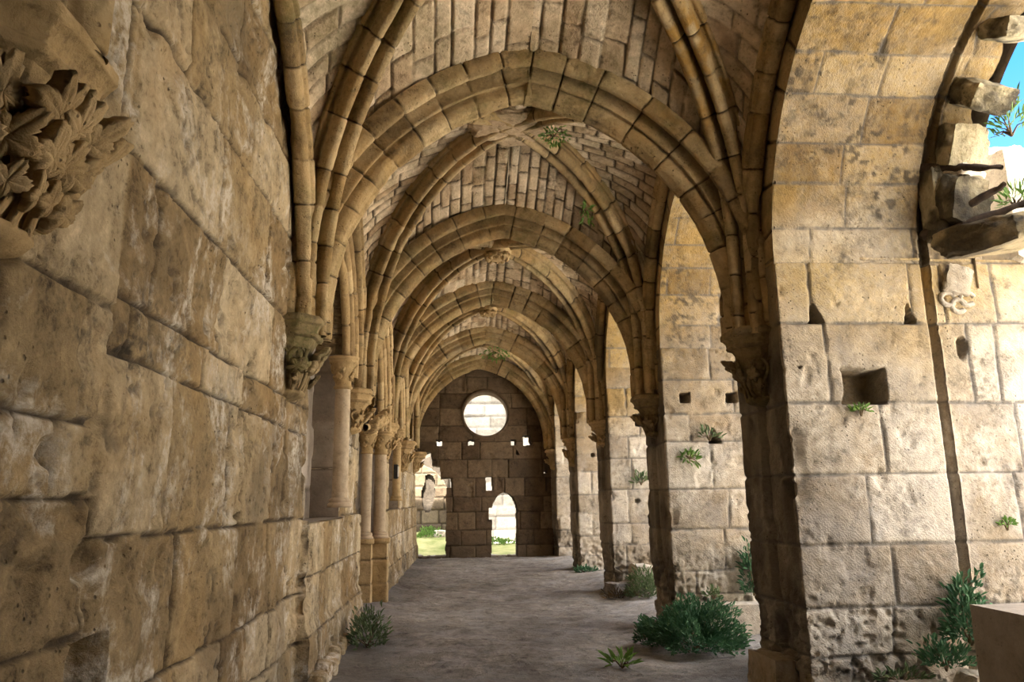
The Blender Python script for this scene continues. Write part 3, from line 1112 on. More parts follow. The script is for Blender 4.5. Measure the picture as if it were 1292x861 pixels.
# diagonal ribs: each crosses its whole bay from corner to corner
POSW = ['above the camera', 'of the nearest bay', 'of the second bay', 'of the third bay', 'of the fourth bay', 'of the last bay']
for b, (ya, yb, zk) in enumerate(BAYS):
    if b == 0: continue
    ym = (ya + yb) / 2
    for sgn in (1, -1):
        pts = []
        la, _ = curve_D(ya + .06 if sgn > 0 else yb - .06, ym, zk, -1, 80)
        rb, _ = curve_D(yb - .06 if sgn > 0 else ya + .06, ym, zk, 1, 80)
        # break the crown away where the boss of the second bay was lost
        path = np.concatenate([la, rb[::-1][1:]])
        dirv_ = np.array([2 * 1.94, (yb - ya) * sgn, 0])
        bn = np.cross(dirv_, (0, 0, 1))
        st = [.06, .014, .017, .026, .034, .036][b]
        side = 'from near left to far right' if sgn > 0 else 'from near right to far left'
        if b == 2:
            root = empty('diagonal_rib', (XC, ym, zk - .2), 'broken diagonal rib ' + POSW[b] + ', crossing ' + side, 'rib', 'diagonal ribs of the vault')
            for part in (path[:84], path[-82:]):
                a = rib_mesh(part, (XC, ym, 3.0), bn, PR_D, 2200 + b * 17 + sgn + len(part), st)
                keep_world(a.build('rib_half', M_RIB), root)
        else:
            a = rib_mesh(path, (XC, ym, 3.0), bn, PR_D, 2200 + b * 17 + sgn, st)
            tag(a.build('diagonal_rib', M_RIB), 'diagonal rib ' + POSW[b] + ', crossing ' + side, 'rib', 'diagonal ribs of the vault')

# wall ribs
for b, (ya, yb, zk) in enumerate(BAYS):
    if b == 0: continue
    ym = (ya + yb) / 2
    for side in (-1, 1):
        y0, y1 = ya + .13, yb - .13
        if b == 1:
            y0 = 2.17
        c, a_ = (y0 + y1) / 2, (y1 - y0) / 2
        x = XR - .07 if side > 0 else float(xl(ym)) + .10
        p = pointed(a_, 3.35 if side > 0 else 3.0, (5.83 if b == 1 else 5.74) if side > 0 else 5.6, 60, 3.0)
        path = np.concatenate([np.stack([np.full(len(p), x), c - p[:, 0], p[:, 1]], 1),
                               np.stack([np.full(len(p), x), c + p[::-1, 0], p[::-1, 1]], 1)[1:]])
        a = rib_mesh(path, (x, c, 3.0), (1, 0, 0), PR_F, 2500 + b * 7 + side, [.05, .014, .018, .024, .03, .035][b], (.3, .5))
        w_ = 'right arcade' if side > 0 else 'left wall'
        tag(a.build('wall_rib', M_RIB), 'slim wall rib against the ' + w_ + ' ' + POSW[b], 'rib', 'wall ribs of the vault')


# ------------------------------------------------------------------ carved work
LEAF_TH = np.linspace(0, 2 * PI, 73)[:-1]


def leaf_grid(R, lobes, hmax, seed, nr=6):
    """lobed leaf in local (x side, y up, h out) coordinates, edge curled back"""
    rg = random.Random(seed)
    th = LEAF_TH
    env = .80 + .20 * np.sin(th)                       # longer towards the tip
    ph = ((th - PI / 2) * lobes / (2 * PI) + .5) % 1.0 - .5     # 0 on the axis of a lobe
    tri = np.abs(ph) * 2
    r = R * env * (1.0 - .46 * tri ** 1.2 - .07 * np.cos(2 * PI * 3 * tri))
    r = r * (1 + .10 * np.sin(2 * th + rg.uniform(0, 6)))
    rho = np.array([0.02, .2, .4, .6, .8, .93, 1.0, .97, .9])[:, None]
    hh = np.array([.80, .95, 1.0, .98, .85, .62, .25, -.4, -1.2])[:, None] * hmax
    vein = -.28 * hmax * np.exp(-(tri / .16) ** 2)[None] * np.clip(rho * 1.6, 0, 1) - .20 * hmax * (tri ** 2)[None] * rho
    x = rho * r[None] * np.cos(th)[None]
    y = rho * r[None] * np.sin(th)[None] * 1.2
    return x, y, hh + vein + rho ** 2 * hmax * .5 * np.sin(th)[None] + .25 * hmax * rho * np.sin(2 * th + rg.uniform(0, 6))[None]


def tube(acc, pts, r0, r1, nseg=8, n=14, tint=.5):
    C, t = resample(pts, n)
    tan = np.gradient(C, axis=0)
    tan /= np.linalg.norm(tan, axis=1, keepdims=True)
    ref = np.array([.31, .17, .93])
    if abs((tan[0] * ref).sum()) > .9: ref = np.array([1., .2, 0])
    a = np.cross(tan, ref)
    a /= np.linalg.norm(a, axis=1, keepdims=True)
    b = np.cross(tan, a)
    th = np.linspace(0, 2 * PI, nseg, endpoint=False)
    rr = np.linspace(r0, r1, n)[:, None, None]
    P = C[:, None, :] + rr * (a[:, None, :] * np.cos(th)[None, :, None] + b[:, None, :] * np.sin(th)[None, :, None])
    acc.grid(P, {'tint': np.full(P.shape[:2], tint)}, True, wrap_v=True)


def make_capital(x0, y0, z0, sg, hw, dep, hgt, mat, seed, root, nleaf=7, fine=.03, reach=1.0):
    """corbelled capital: x0 wall plane, sg +1 juts towards +x.  parts: abacus, bell, foliage leaves"""
    rg = random.Random(seed)
    half = [(0, 1.0), (.45, 1.0), (.92, .62), (1.0, .55), (1.0, 0)]
    plan = [(o * dep, w_ * hw) for o, w_ in half] + [(o * dep, -w_ * hw) for o, w_ in half[::-1][1:]]
    plan, _ = resample(plan, 110 if nleaf > 15 else 60)
    ctr = np.array([-.05, 0])

    def ring_pts(sc, off):
        d = plan - ctr
        ln = np.linalg.norm(d, axis=1, keepdims=True)
        return ctr + d * sc + d / ln * off

    def loft(rows):
        P = np.zeros((len(rows), len(plan), 3))
        for k, (z, sc, off) in enumerate(rows):
            q = ring_pts(sc, off)
            P[k, :, 0] = x0 + sg * q[:, 0]
            P[k, :, 1] = y0 + q[:, 1]
            P[k, :, 2] = z0 + z
        return P

    def finish(rows, nr, name, amp):
        rows = np.asarray(rows, float)
        rr, _ = resample(rows * [1, hw, 1], nr)
        rr = rr / [1, hw, 1]
        P = loft(rr)
        nrm, s = grid_normals(P, None, away=(x0, y0, z0 - hgt * .5))
        disp = fbm(P, 7, 3, seed) * amp + fbm(P, 22, 3, seed + 1) * amp * .6
        a = Acc()
        a.grid(P + nrm * disp[..., None], None, s < 0)
        return keep_world(a.build(name, mat), root)

    finish([(.03, .55, 0), (.03, .98, .02), (.0, 1.0, .035), (-.035, 1.0, .035), (-.05, 1.0, .012), (-.075, 1.0, -.005), (-.10, .98, -.005),
            (-.115, .97, .008), (-.135, .94, .004), (-.15, .86, -.01)], 60, 'abacus', .008)
    hb = hgt

    def bell_sc(z):           # z from -.14 to -hb
        k = (-.14 - z) / (hb - .14)
        return .86 - .50 * k + .10 * k * k - .12 * math.sin(PI * k) * (1 - k)
    rows = [(z, bell_sc(z), 0) for z in np.linspace(-.14, -hb + .06, 14)]
    rows += [(-hb + .055, bell_sc(-hb + .06), .028), (-hb + .03, bell_sc(-hb + .05), .034), (-hb + .01, bell_sc(-hb), .024), (-hb, bell_sc(-hb), 0),
             (-hb - .03, .22, 0), (-hb - .05, .02, 0)]
    finish(rows, 60, 'bell', .018)

    def bell_frame(w_, z):
        """point, outward normal and up tangent on the bell at plan parameter w_ (0..1) and height z"""
        def pt(w2, z2):
            q = ring_pts(bell_sc(max(-hb, min(-.14, z2))), 0)
            f = np.clip(w2, 0, 1) * (len(plan) - 1)
            i = int(min(len(plan) - 2, f))
            v = q[i] * (1 - (f - i)) + q[i + 1] * (f - i)
            return np.array([x0 + sg * v[0], y0 + v[1], z0 + z2])
        p = pt(w_, z)
        tu = pt(w_, z + .03) - pt(w_, z - .03)
        tw = pt(min(1, w_ + .04), z) - pt(max(0, w_ - .04), z)
        tu /= np.linalg.norm(tu)
        tw /= max(1e-6, np.linalg.norm(tw))
        n = np.cross(tw, tu)
        if (n * (p - np.array([x0 - sg * .1, y0, p[2]]))).sum() < 0: n = -n
        n /= np.linalg.norm(n)
        return p, n, tu, tw

    a = Acc()
    for k in range(5):
        w_ = .14 + .18 * k
        pts, pt2 = [], []
        for q, z in enumerate(np.linspace(-hb + .05, -.22, 7)):
            p, n, tu, tw = bell_frame(w_ + .05 * math.sin(q * .9 + k), z)
            pts.append(p + n * (.020 + .012 * q * reach * .6))
        tube(a, pts, hw * .05, hw * .075, 7, 16)
        p, n, tu, tw = bell_frame(w_, -hb * .55)
        p2, n2, _, _ = bell_frame(w_ + .08, -hb * .38)
        p3, n3, _, _ = bell_frame(w_ + .13, -hb * .36)
        tube(a, [p + n * .04, p2 + n2 * .06 * reach, p3 + n3 * .07 * reach], hw * .05, hw * .035, 6, 10)
    keep_world(a.build('stem', mat), root)
    spots = []
    for k in range(nleaf):
        row = k % 3
        spots.append((.08 + .84 * ((k * .381966 + .1) % 1.0), (-.26, -.26 - (hb - .36) * .45, -hb + .14)[row], (1.0, .85, .6)[row]))
    for k, (w_, z, sc) in enumerate(spots):
        p, n, tu, tw = bell_frame(w_, z)
        R = hw * .36 * sc * rg.uniform(.9, 1.15)
        x, y, h = leaf_grid(R, rg.choice([5, 5, 7]), R * .26, seed + k)
        ang = rg.uniform(-.7, .7)
        c, s_ = math.cos(ang), math.sin(ang)
        lift = (.035 + .05 * sc * reach) * hw / .24
        P = p + (x * c - y * s_)[..., None] * tw + (x * s_ + y * c)[..., None] * tu + (h + lift)[..., None] * n
        P = P + ((y * 1.0)[..., None] * .35) * n          # tips bend out
        a = Acc()
        a.grid(P, {'tint': np.full(x.shape, rg.uniform(.3, .7))}, False, wrap_v=True)
        keep_world(a.build('leaf', mat), root)


CORB = [
    (DL0 + .09, 2.97, .30, .25, .64, 26, 'large carved corbel capital with leafy branches at the upper left edge, closest to the camera'),
    (D[1] - .10, 3.06, .27, .25, .62, 12, 'dark mossy carved corbel on the left wall above the column recess'),
    (D[2] - .05, 3.0, .25, .25, .52, 8, 'leafy corbel on the left wall just before the tall portal column'),
    (D[3] - .1, 2.92, .25, .25, .6, 6, 'corbel on the left wall beyond the portal gable'),
    (D[4] - .1, 2.88, .25, .30, .62, 6, 'corbel on the left wall beside the far breach, second last'),
    (D[5] - .25, 2.86, .24, .34, .48, 5, 'last corbel on the left wall, in the corner of the end wall')]
for k, (y, z, hw, dep, hg, nl, lab) in enumerate(CORB):
    root = empty('corbel_capital', (float(xl(y)), y, z), lab, 'capital', 'corbels of the left wall')
    make_capital(float(xl(y)) - .02, y, z, 1, hw, dep, hg, M_CARVE_MOSS_SHADE if k == 1 else M_CARVE, 3000 + k * 40, root, nl)
RC = {1: (3.0, .62, 9, 'shadowed carved capital jutting from the nearest right-hand pier'),
      2: (2.92, .52, 8, 'broken carved capital in profile on the second right-hand pier'),
      3: (2.95, .42, 4, 'small plain capital on the third right-hand pier'),
      4: (2.93, .60, 5, 'capital on the fourth right-hand pier'),
      5: (2.90, .5, 4, 'capital on the last right-hand pier by the end wall')}
for n, (z, hg, nl, lab) in RC.items():
    y = D[n] - (0 if n < 5 else .1)
    root = empty('corbel_capital', (XR, y, z), lab, 'capital', 'capitals of the right-hand piers')
    make_capital(XR + .02, y, z, -1, .25, .27 if n < 3 else .22, hg, M_CARVE_MOSS_SHADE if n < 3 else M_CARVE, 3400 + n * 40, root, nl)


def lathe(acc, x, y, rows, n=28, tint=.5):
    rows, _ = resample(rows, max(len(rows), 10)) if len(rows) < 4 else (np.asarray(rows, float), 0)
    th = np.linspace(0, 2 * PI, n, endpoint=False)
    P = np.zeros((len(rows), n, 3))
    P[..., 0] = x + rows[:, 1:2] * np.cos(th)
    P[..., 1] = y + rows[:, 1:2] * np.sin(th)
    P[..., 2] = rows[:, 0:1]
    P = P * 1.0
    rr = fbm(P, 9, 3, 66) * .006
    P[..., 0] += rr * np.cos(th)
    P[..., 1] += rr * np.sin(th)
    acc.grid(P, {'tint': np.full(P.shape[:2], tint)}, False, wrap_v=True)


def engaged_column(x, y, z0, z1, r, label, mat, seed, caph=.34, pedestal=None):
    root = empty('engaged_column', (x, y, 0 if pedestal else z0), label, 'column', 'engaged columns of the left wall')
    if pedestal:
        w_, d_ = pedestal
        us = np.concatenate([np.stack([np.full(12, -d_ * 1.6), np.full(12, -w_)], 1)[:1], np.stack([np.linspace(-d_ * 1.6, d_, 14), np.full(14, -w_)], 1),
                             np.stack([np.full(14, d_), np.linspace(-w_, w_, 14)], 1), np.stack([np.linspace(d_, -d_ * 1.6, 14), np.full(14, w_)], 1)])
        us, t = resample(us, 60)
        zs = spaced((-.05, z0 - .07, .025))
        P = np.zeros((len(us), len(zs), 3))
        P[..., 0] = x + us[:, None, 0]
        P[..., 1] = y + us[:, None, 1]
        P[..., 2] = zs[None]
        lay = ([-.2, .32, .70, 1.3], [[-1, 4]] * 3)
        Q, s, at = stone_surface(P, np.broadcast_to(t[:, None], P.shape[:2]), P[..., 2], lay, None, seed=seed, jw=.008, jd=.014,
                                 rough=(.03, .02), away=(x, y, .5))
        a = Acc()
        a.grid(Q, at, s < 0)
        box(a, (x - d_ * 1.6, y - w_ - .02, z0 - .08), (x + d_ + .02, y + w_ + .02, z0))
        keep_world(a.build('pedestal', M_CARVE, smooth=True), root)
    a = Acc()
    q = r * 1.55
    lathe(a, x, y, [(z0 - .005, .01), (z0 - .005, q), (z0 + .015, q * 1.02), (z0 + .035, q * .98), (z0 + .045, q * .86), (z0 + .055, q * .84), (z0 + .065, q * .9),
                    (z0 + .085, q * .86), (z0 + .10, r * 1.08), (z0 + .105, r)])
    keep_world(a.build('base', mat), root)
    a = Acc()
    zc_ = z1 - caph
    lathe(a, x, y, [(z, r) for z in np.linspace(z0 + .1, zc_, 30)], tint=.6)
    keep_world(a.build('shaft', mat), root)
    a = Acc()
    lathe(a, x, y, [(zc_ - .03, r), (zc_ - .02, r * 1.22), (zc_, r * 1.25), (zc_ + .015, r * 1.05), (zc_ + .1, r * 1.1), (zc_ + .2, r * 1.35), (z1 - .07, r * 1.75),
                    (z1 - .06, r * 1.9), (z1 - .045, r * 1.9), (z1 - .035, r * 1.75), (z1 - .02, r * 2.0), (z1 + .01, r * 2.05), (z1 + .012, .01)], 24)
    cap = keep_world(a.build('capital', M_CARVE), root)
    rg = random.Random(seed)
    for k in range(8):
        th = -PI / 2 + k * PI / 4 + (.4 if k % 2 else 0)
        row = k % 2
        z = zc_ + (.10 if row else .19) * caph / .34
        n = np.array([math.cos(th), math.sin(th), .25])
        n /= np.linalg.norm(n)
        tw = np.array([-math.sin(th), math.cos(th), 0])
        tu = np.cross(n, tw)
        x_, y_, h = leaf_grid(r * .62, 5, r * .3, seed + k)
        p = np.array([x + n[0] * r * (1.15 + .25 * (1 - row)), y + n[1] * r * (1.15 + .25 * (1 - row)), z])
        P = p + x_[..., None] * tw + y_[..., None] * tu + h[..., None] * n + (y_[..., None] * .3) * n
        a = Acc()
        a.grid(P, None, False, wrap_v=True)
        o = a.build('leaf', M_CARVE)
        o.parent = cap
    return root


engaged_column(-1.33, 8.86, 1.55, 3.26, .088, 'slender column with a leafy capital in the grey recess on the left', M_SHAFT, 4100)
engaged_column(-1.27, 12.86, 1.02, 2.74, .098, 'tall column on a block pedestal at the far side of the portal', M_SHAFT, 4200, pedestal=(.14, .15))
engaged_column(-1.47, 12.62, 1.02, 2.74, .085, 'yellowish column set back beside the tall portal column', M_SHAFT, 4250, pedestal=(.13, .12))
engaged_column(-1.27, 16.26, 1.62, 3.1, .085, 'small shadowed column in the second recess, past the portal', M_CARVE, 4300)


def archivolt(name, label, yc, a_, zs_, zt, x, prof_rolls, seed, mat=M_CARVE, crockets=0):
    root = empty(name, (x, yc, zs_), label, 'archivolt')
    for k, (da, dx, pr) in enumerate(prof_rolls):
        p = pointed(a_ + da, zs_, zt + da, 50, zs_ - .15)
        path = np.concatenate([np.stack([np.full(len(p), x + dx), yc - p[:, 0], p[:, 1]], 1),
                               np.stack([np.full(len(p), x + dx), yc + p[::-1, 0], p[::-1, 1]], 1)[1:]])
        a = rib_mesh(path, (x, yc, zs_), (1, 0, 0), pr, seed + k * 7, .022)
        keep_world(a.build('moulding', mat), root)
    if crockets:
        p = pointed(a_ + .30, zs_, zt + .34, 50)
        for sd_ in (-1, 1):
            q, t = resample(np.stack([yc + sd_ * p[:, 0], p[:, 1]], 1), crockets)
            for i in range(crockets - 1):
                x_, y_, h = leaf_grid(.062, 5, .04, seed + i)
                d_ = q[i + 1] - q[i]
                d_ = d_ / np.linalg.norm(d_)
                P = np.zeros(x_.shape + (3,))
                P[..., 0] = x + .16 + h
                P[..., 1] = q[i, 0] + x_ * d_[1] + y_ * d_[0]
                P[..., 2] = q[i, 1] - x_ * d_[0] + y_ * d_[1]
                a = Acc()
                a.grid(P, None, True, wrap_v=True)
                keep_world(a.build('crocket', mat), root)
    return root


PR_R = [(.05, -.02), (.05, .02), (.045, .05), (.025, .075), (0, .08)]
archivolt('window_archivolt', 'pinkish moulded arch over the first recess, half hidden by the vault ribs', 8.06, 1.02, 3.24, 4.55, -1.36,
          [(.0, .02, PR_R), (.11, .06, PR_R), (.22, .09, PR_R)], 4500)
archivolt('portal_archivolt', 'moulded portal arch edged with a band of carved crockets', 11.8, 1.22, 2.85, 4.55, -1.33,
          [(.0, .03, PR_R), (.10, .08, PR_R), (.20, .14, PR_R), (.42, .18, PR_R)], 4600, crockets=16)
archivolt('window_archivolt', 'small moulded arch over the second recess, past the portal', 15.5, .95, 3.1, 4.2, -1.24,
          [(.0, .03, PR_R), (.10, .07, PR_R)], 4700)
# carved frieze running between the corbel and the portal columns
root = empty('carved_frieze', (-1.3, 12.4, 2.75), 'broken leafy frieze over the portal columns', 'frieze')
for k in range(9):
    x_, y_, h = leaf_grid(.13, 5, .07, 4800 + k)
    c = np.array([-1.30 + .02 * (k % 2), 11.35 + k * .21, 2.68 + .035 * k + .05 * (k % 2)])
    P = np.zeros(x_.shape + (3,))
    P[..., 0] = c[0] + h + .05 + .3 * np.maximum(0, y_)
    P[..., 1] = c[1] + x_
    P[..., 2] = c[2] + y_
    a = Acc()
    a.grid(P, None, True, wrap_v=True)
    keep_world(a.build('leaf', M_CARVE), root)
a = Acc()
pts = [(-1.33, 11.1, 2.66), (-1.26, 12.0, 2.80), (-1.22, 12.9, 2.92), (-1.22, 13.2, 2.98)]
tube(a, pts, .05, .06, 10, 30)
keep_world(a.build('moulding', M_CARVE), root)


# ------------------------------------------------------------------ bosses
def boss(x, y, z, R, label, seed):
    root = empty('vault_boss', (x, y, z), label, 'boss', 'bosses of the vault')
    a = Acc()
    lathe(a, x, y, [(z + .12, R * .9), (z + .02, R), (z - .04, R * .98), (z - .06, R * .8), (z - .09, R * .72), (z - .13, R * .7), (z - .16, R * .5), (z - .17, .01)], 26)
    keep_world(a.build('drum', M_CARVE), root)
    for k in range(8):
        th = k * PI / 4
        n = np.array([math.cos(th) * .6, math.sin(th) * .6, -.53])
        tw = np.array([-math.sin(th), math.cos(th), 0])
        tu = np.cross(tw, n)
        x_, y_, h = leaf_grid(R * .45, 5, R * .25, seed + k)
        p = np.array([x + math.cos(th) * R * .72, y + math.sin(th) * R * .72, z - .09])
        P = p + x_[..., None] * tw + y_[..., None] * tu + h[..., None] * n
        aa = Acc()
        aa.grid(P, None, False, wrap_v=True)
        keep_world(aa.build('leaf', M_CARVE), root)


for b, lab in ((3, 'large round carved boss hanging below the second transverse arch'), (4, 'smaller carved boss hanging under the crown of the fourth vault bay'),):
    ya, yb, zk = BAYS[b]
    boss(XC, (ya + yb) / 2, zk - .20, .24 if b == 3 else .2, lab, 5000 + b * 10)


root = None
# ------------------------------------------------------------------ rocks and broken tracery
def rock_mesh(acc, c, dims, rot, seed, rough=.18, n=12, sq=.55, crust=0.):
    """rough block: a cube pulled towards a ball and roughened"""
    lin = np.linspace(-1, 1, n)
    A, B = np.meshgrid(lin, lin, indexing='ij')
    R = np.array(rot.to_matrix()) if hasattr(rot, 'to_matrix') else np.eye(3)
    for ax in range(3):
        for sg in (-1, 1):
            P = np.zeros((n, n, 3))
            P[..., ax] = sg
            P[..., (ax + 1) % 3] = A
            P[..., (ax + 2) % 3] = B
            ball = P / np.linalg.norm(P, axis=-1, keepdims=True) * 1.15
            P = P * sq + ball * (1 - sq)
            w_ = P + 13.1 * seed
            k = 1 + fbm(w_, 1.1, 4, seed) * rough * 3 + fbm(w_, 3.5, 3, seed + 4) * rough * 1.2
            P = P * k[..., None] * np.asarray(dims) * .5
            P = P @ R.T + np.asarray(c)
            st = np.clip(crust * sstep(-.06, .10, fbm(P, 4.0, 4, seed + 9)), 0, .95)
            acc.grid(P, {'tint': np.full((n, n), .2 + .6 * _hash(np.array(seed), np.array(1), np.array(2), 3)), 'stain_dark': st}, sg < 0)


from mathutils import Euler


def rock(name, label, cat, c, dims, rot, seed, mat, group=None, rough=.16, sq=.6, n=20):
    a = Acc()
    root = None
    rock_mesh(a, c, dims, Euler(rot), seed, rough, n, sq, 1.1 if mat is M_BROKEN else 0.)
    me = a.build(name, mat)
    return tag(me, label, cat, group)


_ya, _yb, _zk = BAYS[2]
rock('vault_boss', 'pale broken remains of the boss under the second vault bay', 'boss', (XC - .02, (_ya + _yb) / 2, _zk - .10), (.85, .7, .22), (0, 0, .3), 9, M_WEB,
     'bosses of the vault', .2, .4, 20)

G = 'broken stones of the lost arch tracery'
rock('tracery_fragment', 'topmost black-crusted tracery stone of the broken arch edge', 'stone', (4.19, 5.22, 4.72), (.38, .36, .22), (.70, .1, .1), 11, M_BROKEN, G)
rock('tracery_fragment', 'square tracery stone below the black-crusted one on the broken arch', 'stone', (4.17, 5.50, 4.42), (.34, .20, .34), (.4, 0, .1), 12, M_BROKEN, G, .12, .8)
rock('tracery_fragment', 'pale chip wedged under the square tracery stone', 'stone', (4.20, 5.56, 4.20), (.28, .20, .12), (.2, .1, .3), 13, M_SUN, G)
rock('tracery_fragment', 'mossy tracery stone between the weathered beams', 'stone', (4.14, 5.55, 3.96), (.34, .26, .40), (.2, .1, .1), 14, M_BROKEN, G)
rock('tracery_fragment', 'big mossy stone hanging out into the arch opening at the right edge', 'stone', (4.24, 5.26, 3.57), (.62, .80, .25), (.08, -.15, .15), 15, M_BROKEN, G, .14, .55, 18)
rock('tracery_fragment', 'small stone left on the inner curve high in the broken arch', 'stone', (4.22, 4.84, 5.06), (.34, .36, .16), (.5, 0, 0), 16, M_BROKEN, G)
rock('tracery_fragment', 'dark filler stone added for the shaded gap beside the chase of the arch', 'stone', (4.02, 5.70, 3.98), (.16, .22, .62), (.05, 0, .0), 18, M_BROKEN, G)  # dark stone added in place of the shade between fragments and chase
for k, (p0, p1, lab) in enumerate((((3.95, 5.78, 4.33), (4.24, 5.18, 4.08), 'upper dark weathered beam end sticking out of the broken arch'),
                                   ((3.95, 5.80, 3.74), (4.26, 5.20, 3.96), 'middle dark weathered beam end sticking out of the broken arch'),
                                   ((3.98, 5.62, 3.67), (4.44, 5.12, 3.80), 'lower grey weathered beam end above the hanging stone'))):
    a = Acc()
    p0, p1 = np.array(p0), np.array(p1)
    tube(a, [p0, (p0 * .6 + p1 * .4) + [0, 0, .02], p1], .050, .020, 10, 30)
    V_ = a.v[0]
    a.v[0] = V_ + .045 * np.stack([fbm(V_, 12, 3, 91 + q) for q in range(3)], -1)
    tag(a.build('timber_beam', M_IRON), lab, 'beam', 'weathered beam ends in the broken arch')
# remains of a carved quatrefoil on the jamb
root = empty('carved_quatrefoil', (4.23, 5.86, 3.28), 'pale broken quatrefoil carving on the jamb at the right edge', 'carving')
a = Acc()
for cx, cz in ((-.085, -.04), (.085, -.04), (0, .06), (0, -.10)):
    th = np.linspace(.3, 5.6, 14)
    tube(a, [(4.22 + cx + .062 * math.cos(t), 5.875, 3.25 + cz + .055 * math.sin(t)) for t in th], .022, .022, 7, 20)
keep_world(a.build('lobes', M_PIER), root)
a = Acc()
rock_mesh(a, (4.24, 5.88, 3.37), (.24, .10, .26), Euler((0, .3, 0)), 23, .18, 12, .6)
keep_world(a.build('broken_panel', M_PIER), root)
# stub of the outer buttress rising behind the broken arch
rock('broken_buttress', 'sunlit white rounded stump of masonry outside the broken arch', 'masonry', (4.90, 6.02, 4.05), (.36, .5, 1.15), (0, 0, .1), 31, M_SUN, None, .10, .6, 20)

# parapet block at the lower right edge
xs_ = (3.60, 4.9)
a = Acc()
for face in ('front', 'left', 'top'):
    if face == 'front':
        us, vs = spaced((3.62, 4.9, .02)), spaced((0, .83, .02))
        U, V = np.meshgrid(us, vs, indexing='ij')
        P = np.stack([U, np.full(U.shape, 3.70), V], -1)
        tw = (4.2, -5, .4)
    elif face == 'left':
        us, vs = spaced((3.70, 5.36, .02)), spaced((0, .83, .02))
        U, V = np.meshgrid(us, vs, indexing='ij')
        P = np.stack([np.full(U.shape, 3.62), U, V], -1)
        tw = (-5, 5.2, .4)
    else:
        us, vs = spaced((3.62, 4.9, .02)), spaced((3.70, 5.36, .02))
        U, V = np.meshgrid(us, vs, indexing='ij')
        P = np.stack([U, V, np.full(U.shape, .83)], -1)
        tw = (4.2, 5.2, 9)
    nrm, s = grid_normals(P, tw)
    a.grid(P + nrm * (fbm(P, 5, 3, 71) * .012)[..., None], {'tint': np.full(U.shape, .35)}, s < 0)
tag(a.build('parapet_block', M_GREY), 'smooth squared stone block standing in the opening at the lower right corner', 'block')

G = 'loose stones fallen around the piers'
rock('loose_stone', 'squared stone leaning at the foot of the third pier behind a grey-green bush', 'stone', (3.05, 12.75, .27), (.42, .36, .5), (.1, .15, .2), 41, M_PIER, G, .08, .8)
rock('loose_stone', 'ragged plinth stone at the gallery corner of the nearest pier', 'stone', (2.61, 6.45, .13), (.26, .55, .40), (0, .05, .05), 42, M_PIER, G, .07, .85, 18)
rock('loose_stone', 'flat stone at the foot of the nearest pier below the ferns', 'stone', (3.35, 5.62, .16), (.42, .26, .22), (0, .1, .2), 43, M_PIER, G)
rock('loose_stone', 'small stone under the ferns beside the parapet block', 'stone', (3.72, 5.60, .20), (.26, .2, .26), (.1, .1, .5), 44, M_PIER, G)
rock('loose_stone', 'low stone at the base of the second pier behind the big bush', 'stone', (3.2, 9.25, .16), (.9, .34, .40), (0, 0, .0), 45, M_PIER, G, .06, .85, 18)
rock('loose_stone', 'rough stone lying at the shaded foot of the third pier', 'stone', (2.62, 12.75, .12), (.34, .3, .26), (0, 0, .4), 46, M_DIRT, G)
R_ = random.Random(8)
KW = ('first', 'second', 'third', 'fourth', 'fifth', 'sixth', 'seventh', 'farthest')
for k in range(8):
    py = 7.15 + k * .28
    rock('kerb_stone', KW[k] + ' rounded stone from the camera in the row along the left wall foot', 'stone', (-1.20 - .012 * k + R_.uniform(-.02, .03), py, .07),
         (.17, R_.uniform(.18, .25), R_.uniform(.15, .24)), (0, .1, R_.uniform(-.2, .2)), 60 + k, M_WALL, 'stones along the foot of the left wall', .10, .4)
# small dark plate on the left wall
root = empty('wall_plate', (-1.22, 15.74, 2.19), 'small dark framed plate fixed on the left wall past the portal', 'sign')
a = Acc()
box(a, (-1.28, 15.62, 2.06), (-1.205, 15.90, 2.34))
keep_world(a.build('frame', M_PLATE, smooth=False), root)
a = Acc()
box(a, (-1.22, 15.66, 2.10), (-1.19, 15.86, 2.30))
keep_world(a.build('face', M_PLATE2, smooth=False), root)


# ------------------------------------------------------------------ plants
def leaves_mesh(name, C, Dn, size, mat, seed, parent, aspect=.42):
    """C leaf bases, Dn directions; six-point folded leaves"""
    rg = np.random.RandomState(seed)
    n = len(C)
    Dn = Dn / np.linalg.norm(Dn, axis=1, keepdims=True)
    ref = rg.normal(size=(n, 3))
    W_ = np.cross(Dn, ref)
    W_ /= np.maximum(1e-6, np.linalg.norm(W_, axis=1, keepdims=True))
    Nn = np.cross(Dn, W_)
    Nn *= np.sign(Nn[:, 2:3] + 1e-6)
    s = (size * rg.uniform(.6, 1.25, n))[:, None]
    f = .12
    v = np.stack([C, C + s * (.35 * Dn + aspect * .85 * .5 * W_ + f * Nn), C + s * (.70 * Dn + aspect * .7 * .5 * W_ + f * .8 * Nn), C + s * (Dn - .08 * Nn),
                  C + s * (.70 * Dn - aspect * .7 * .5 * W_ + f * .8 * Nn), C + s * (.35 * Dn - aspect * .85 * .5 * W_ + f * Nn)], 1).reshape(-1, 3)
    b = np.arange(n)[:, None] * 6
    q = np.concatenate([b + [0, 1, 2, 3], b + [0, 3, 4, 5]])
    return link(name, np_mesh(name, v, q, None, False), mat, parent)


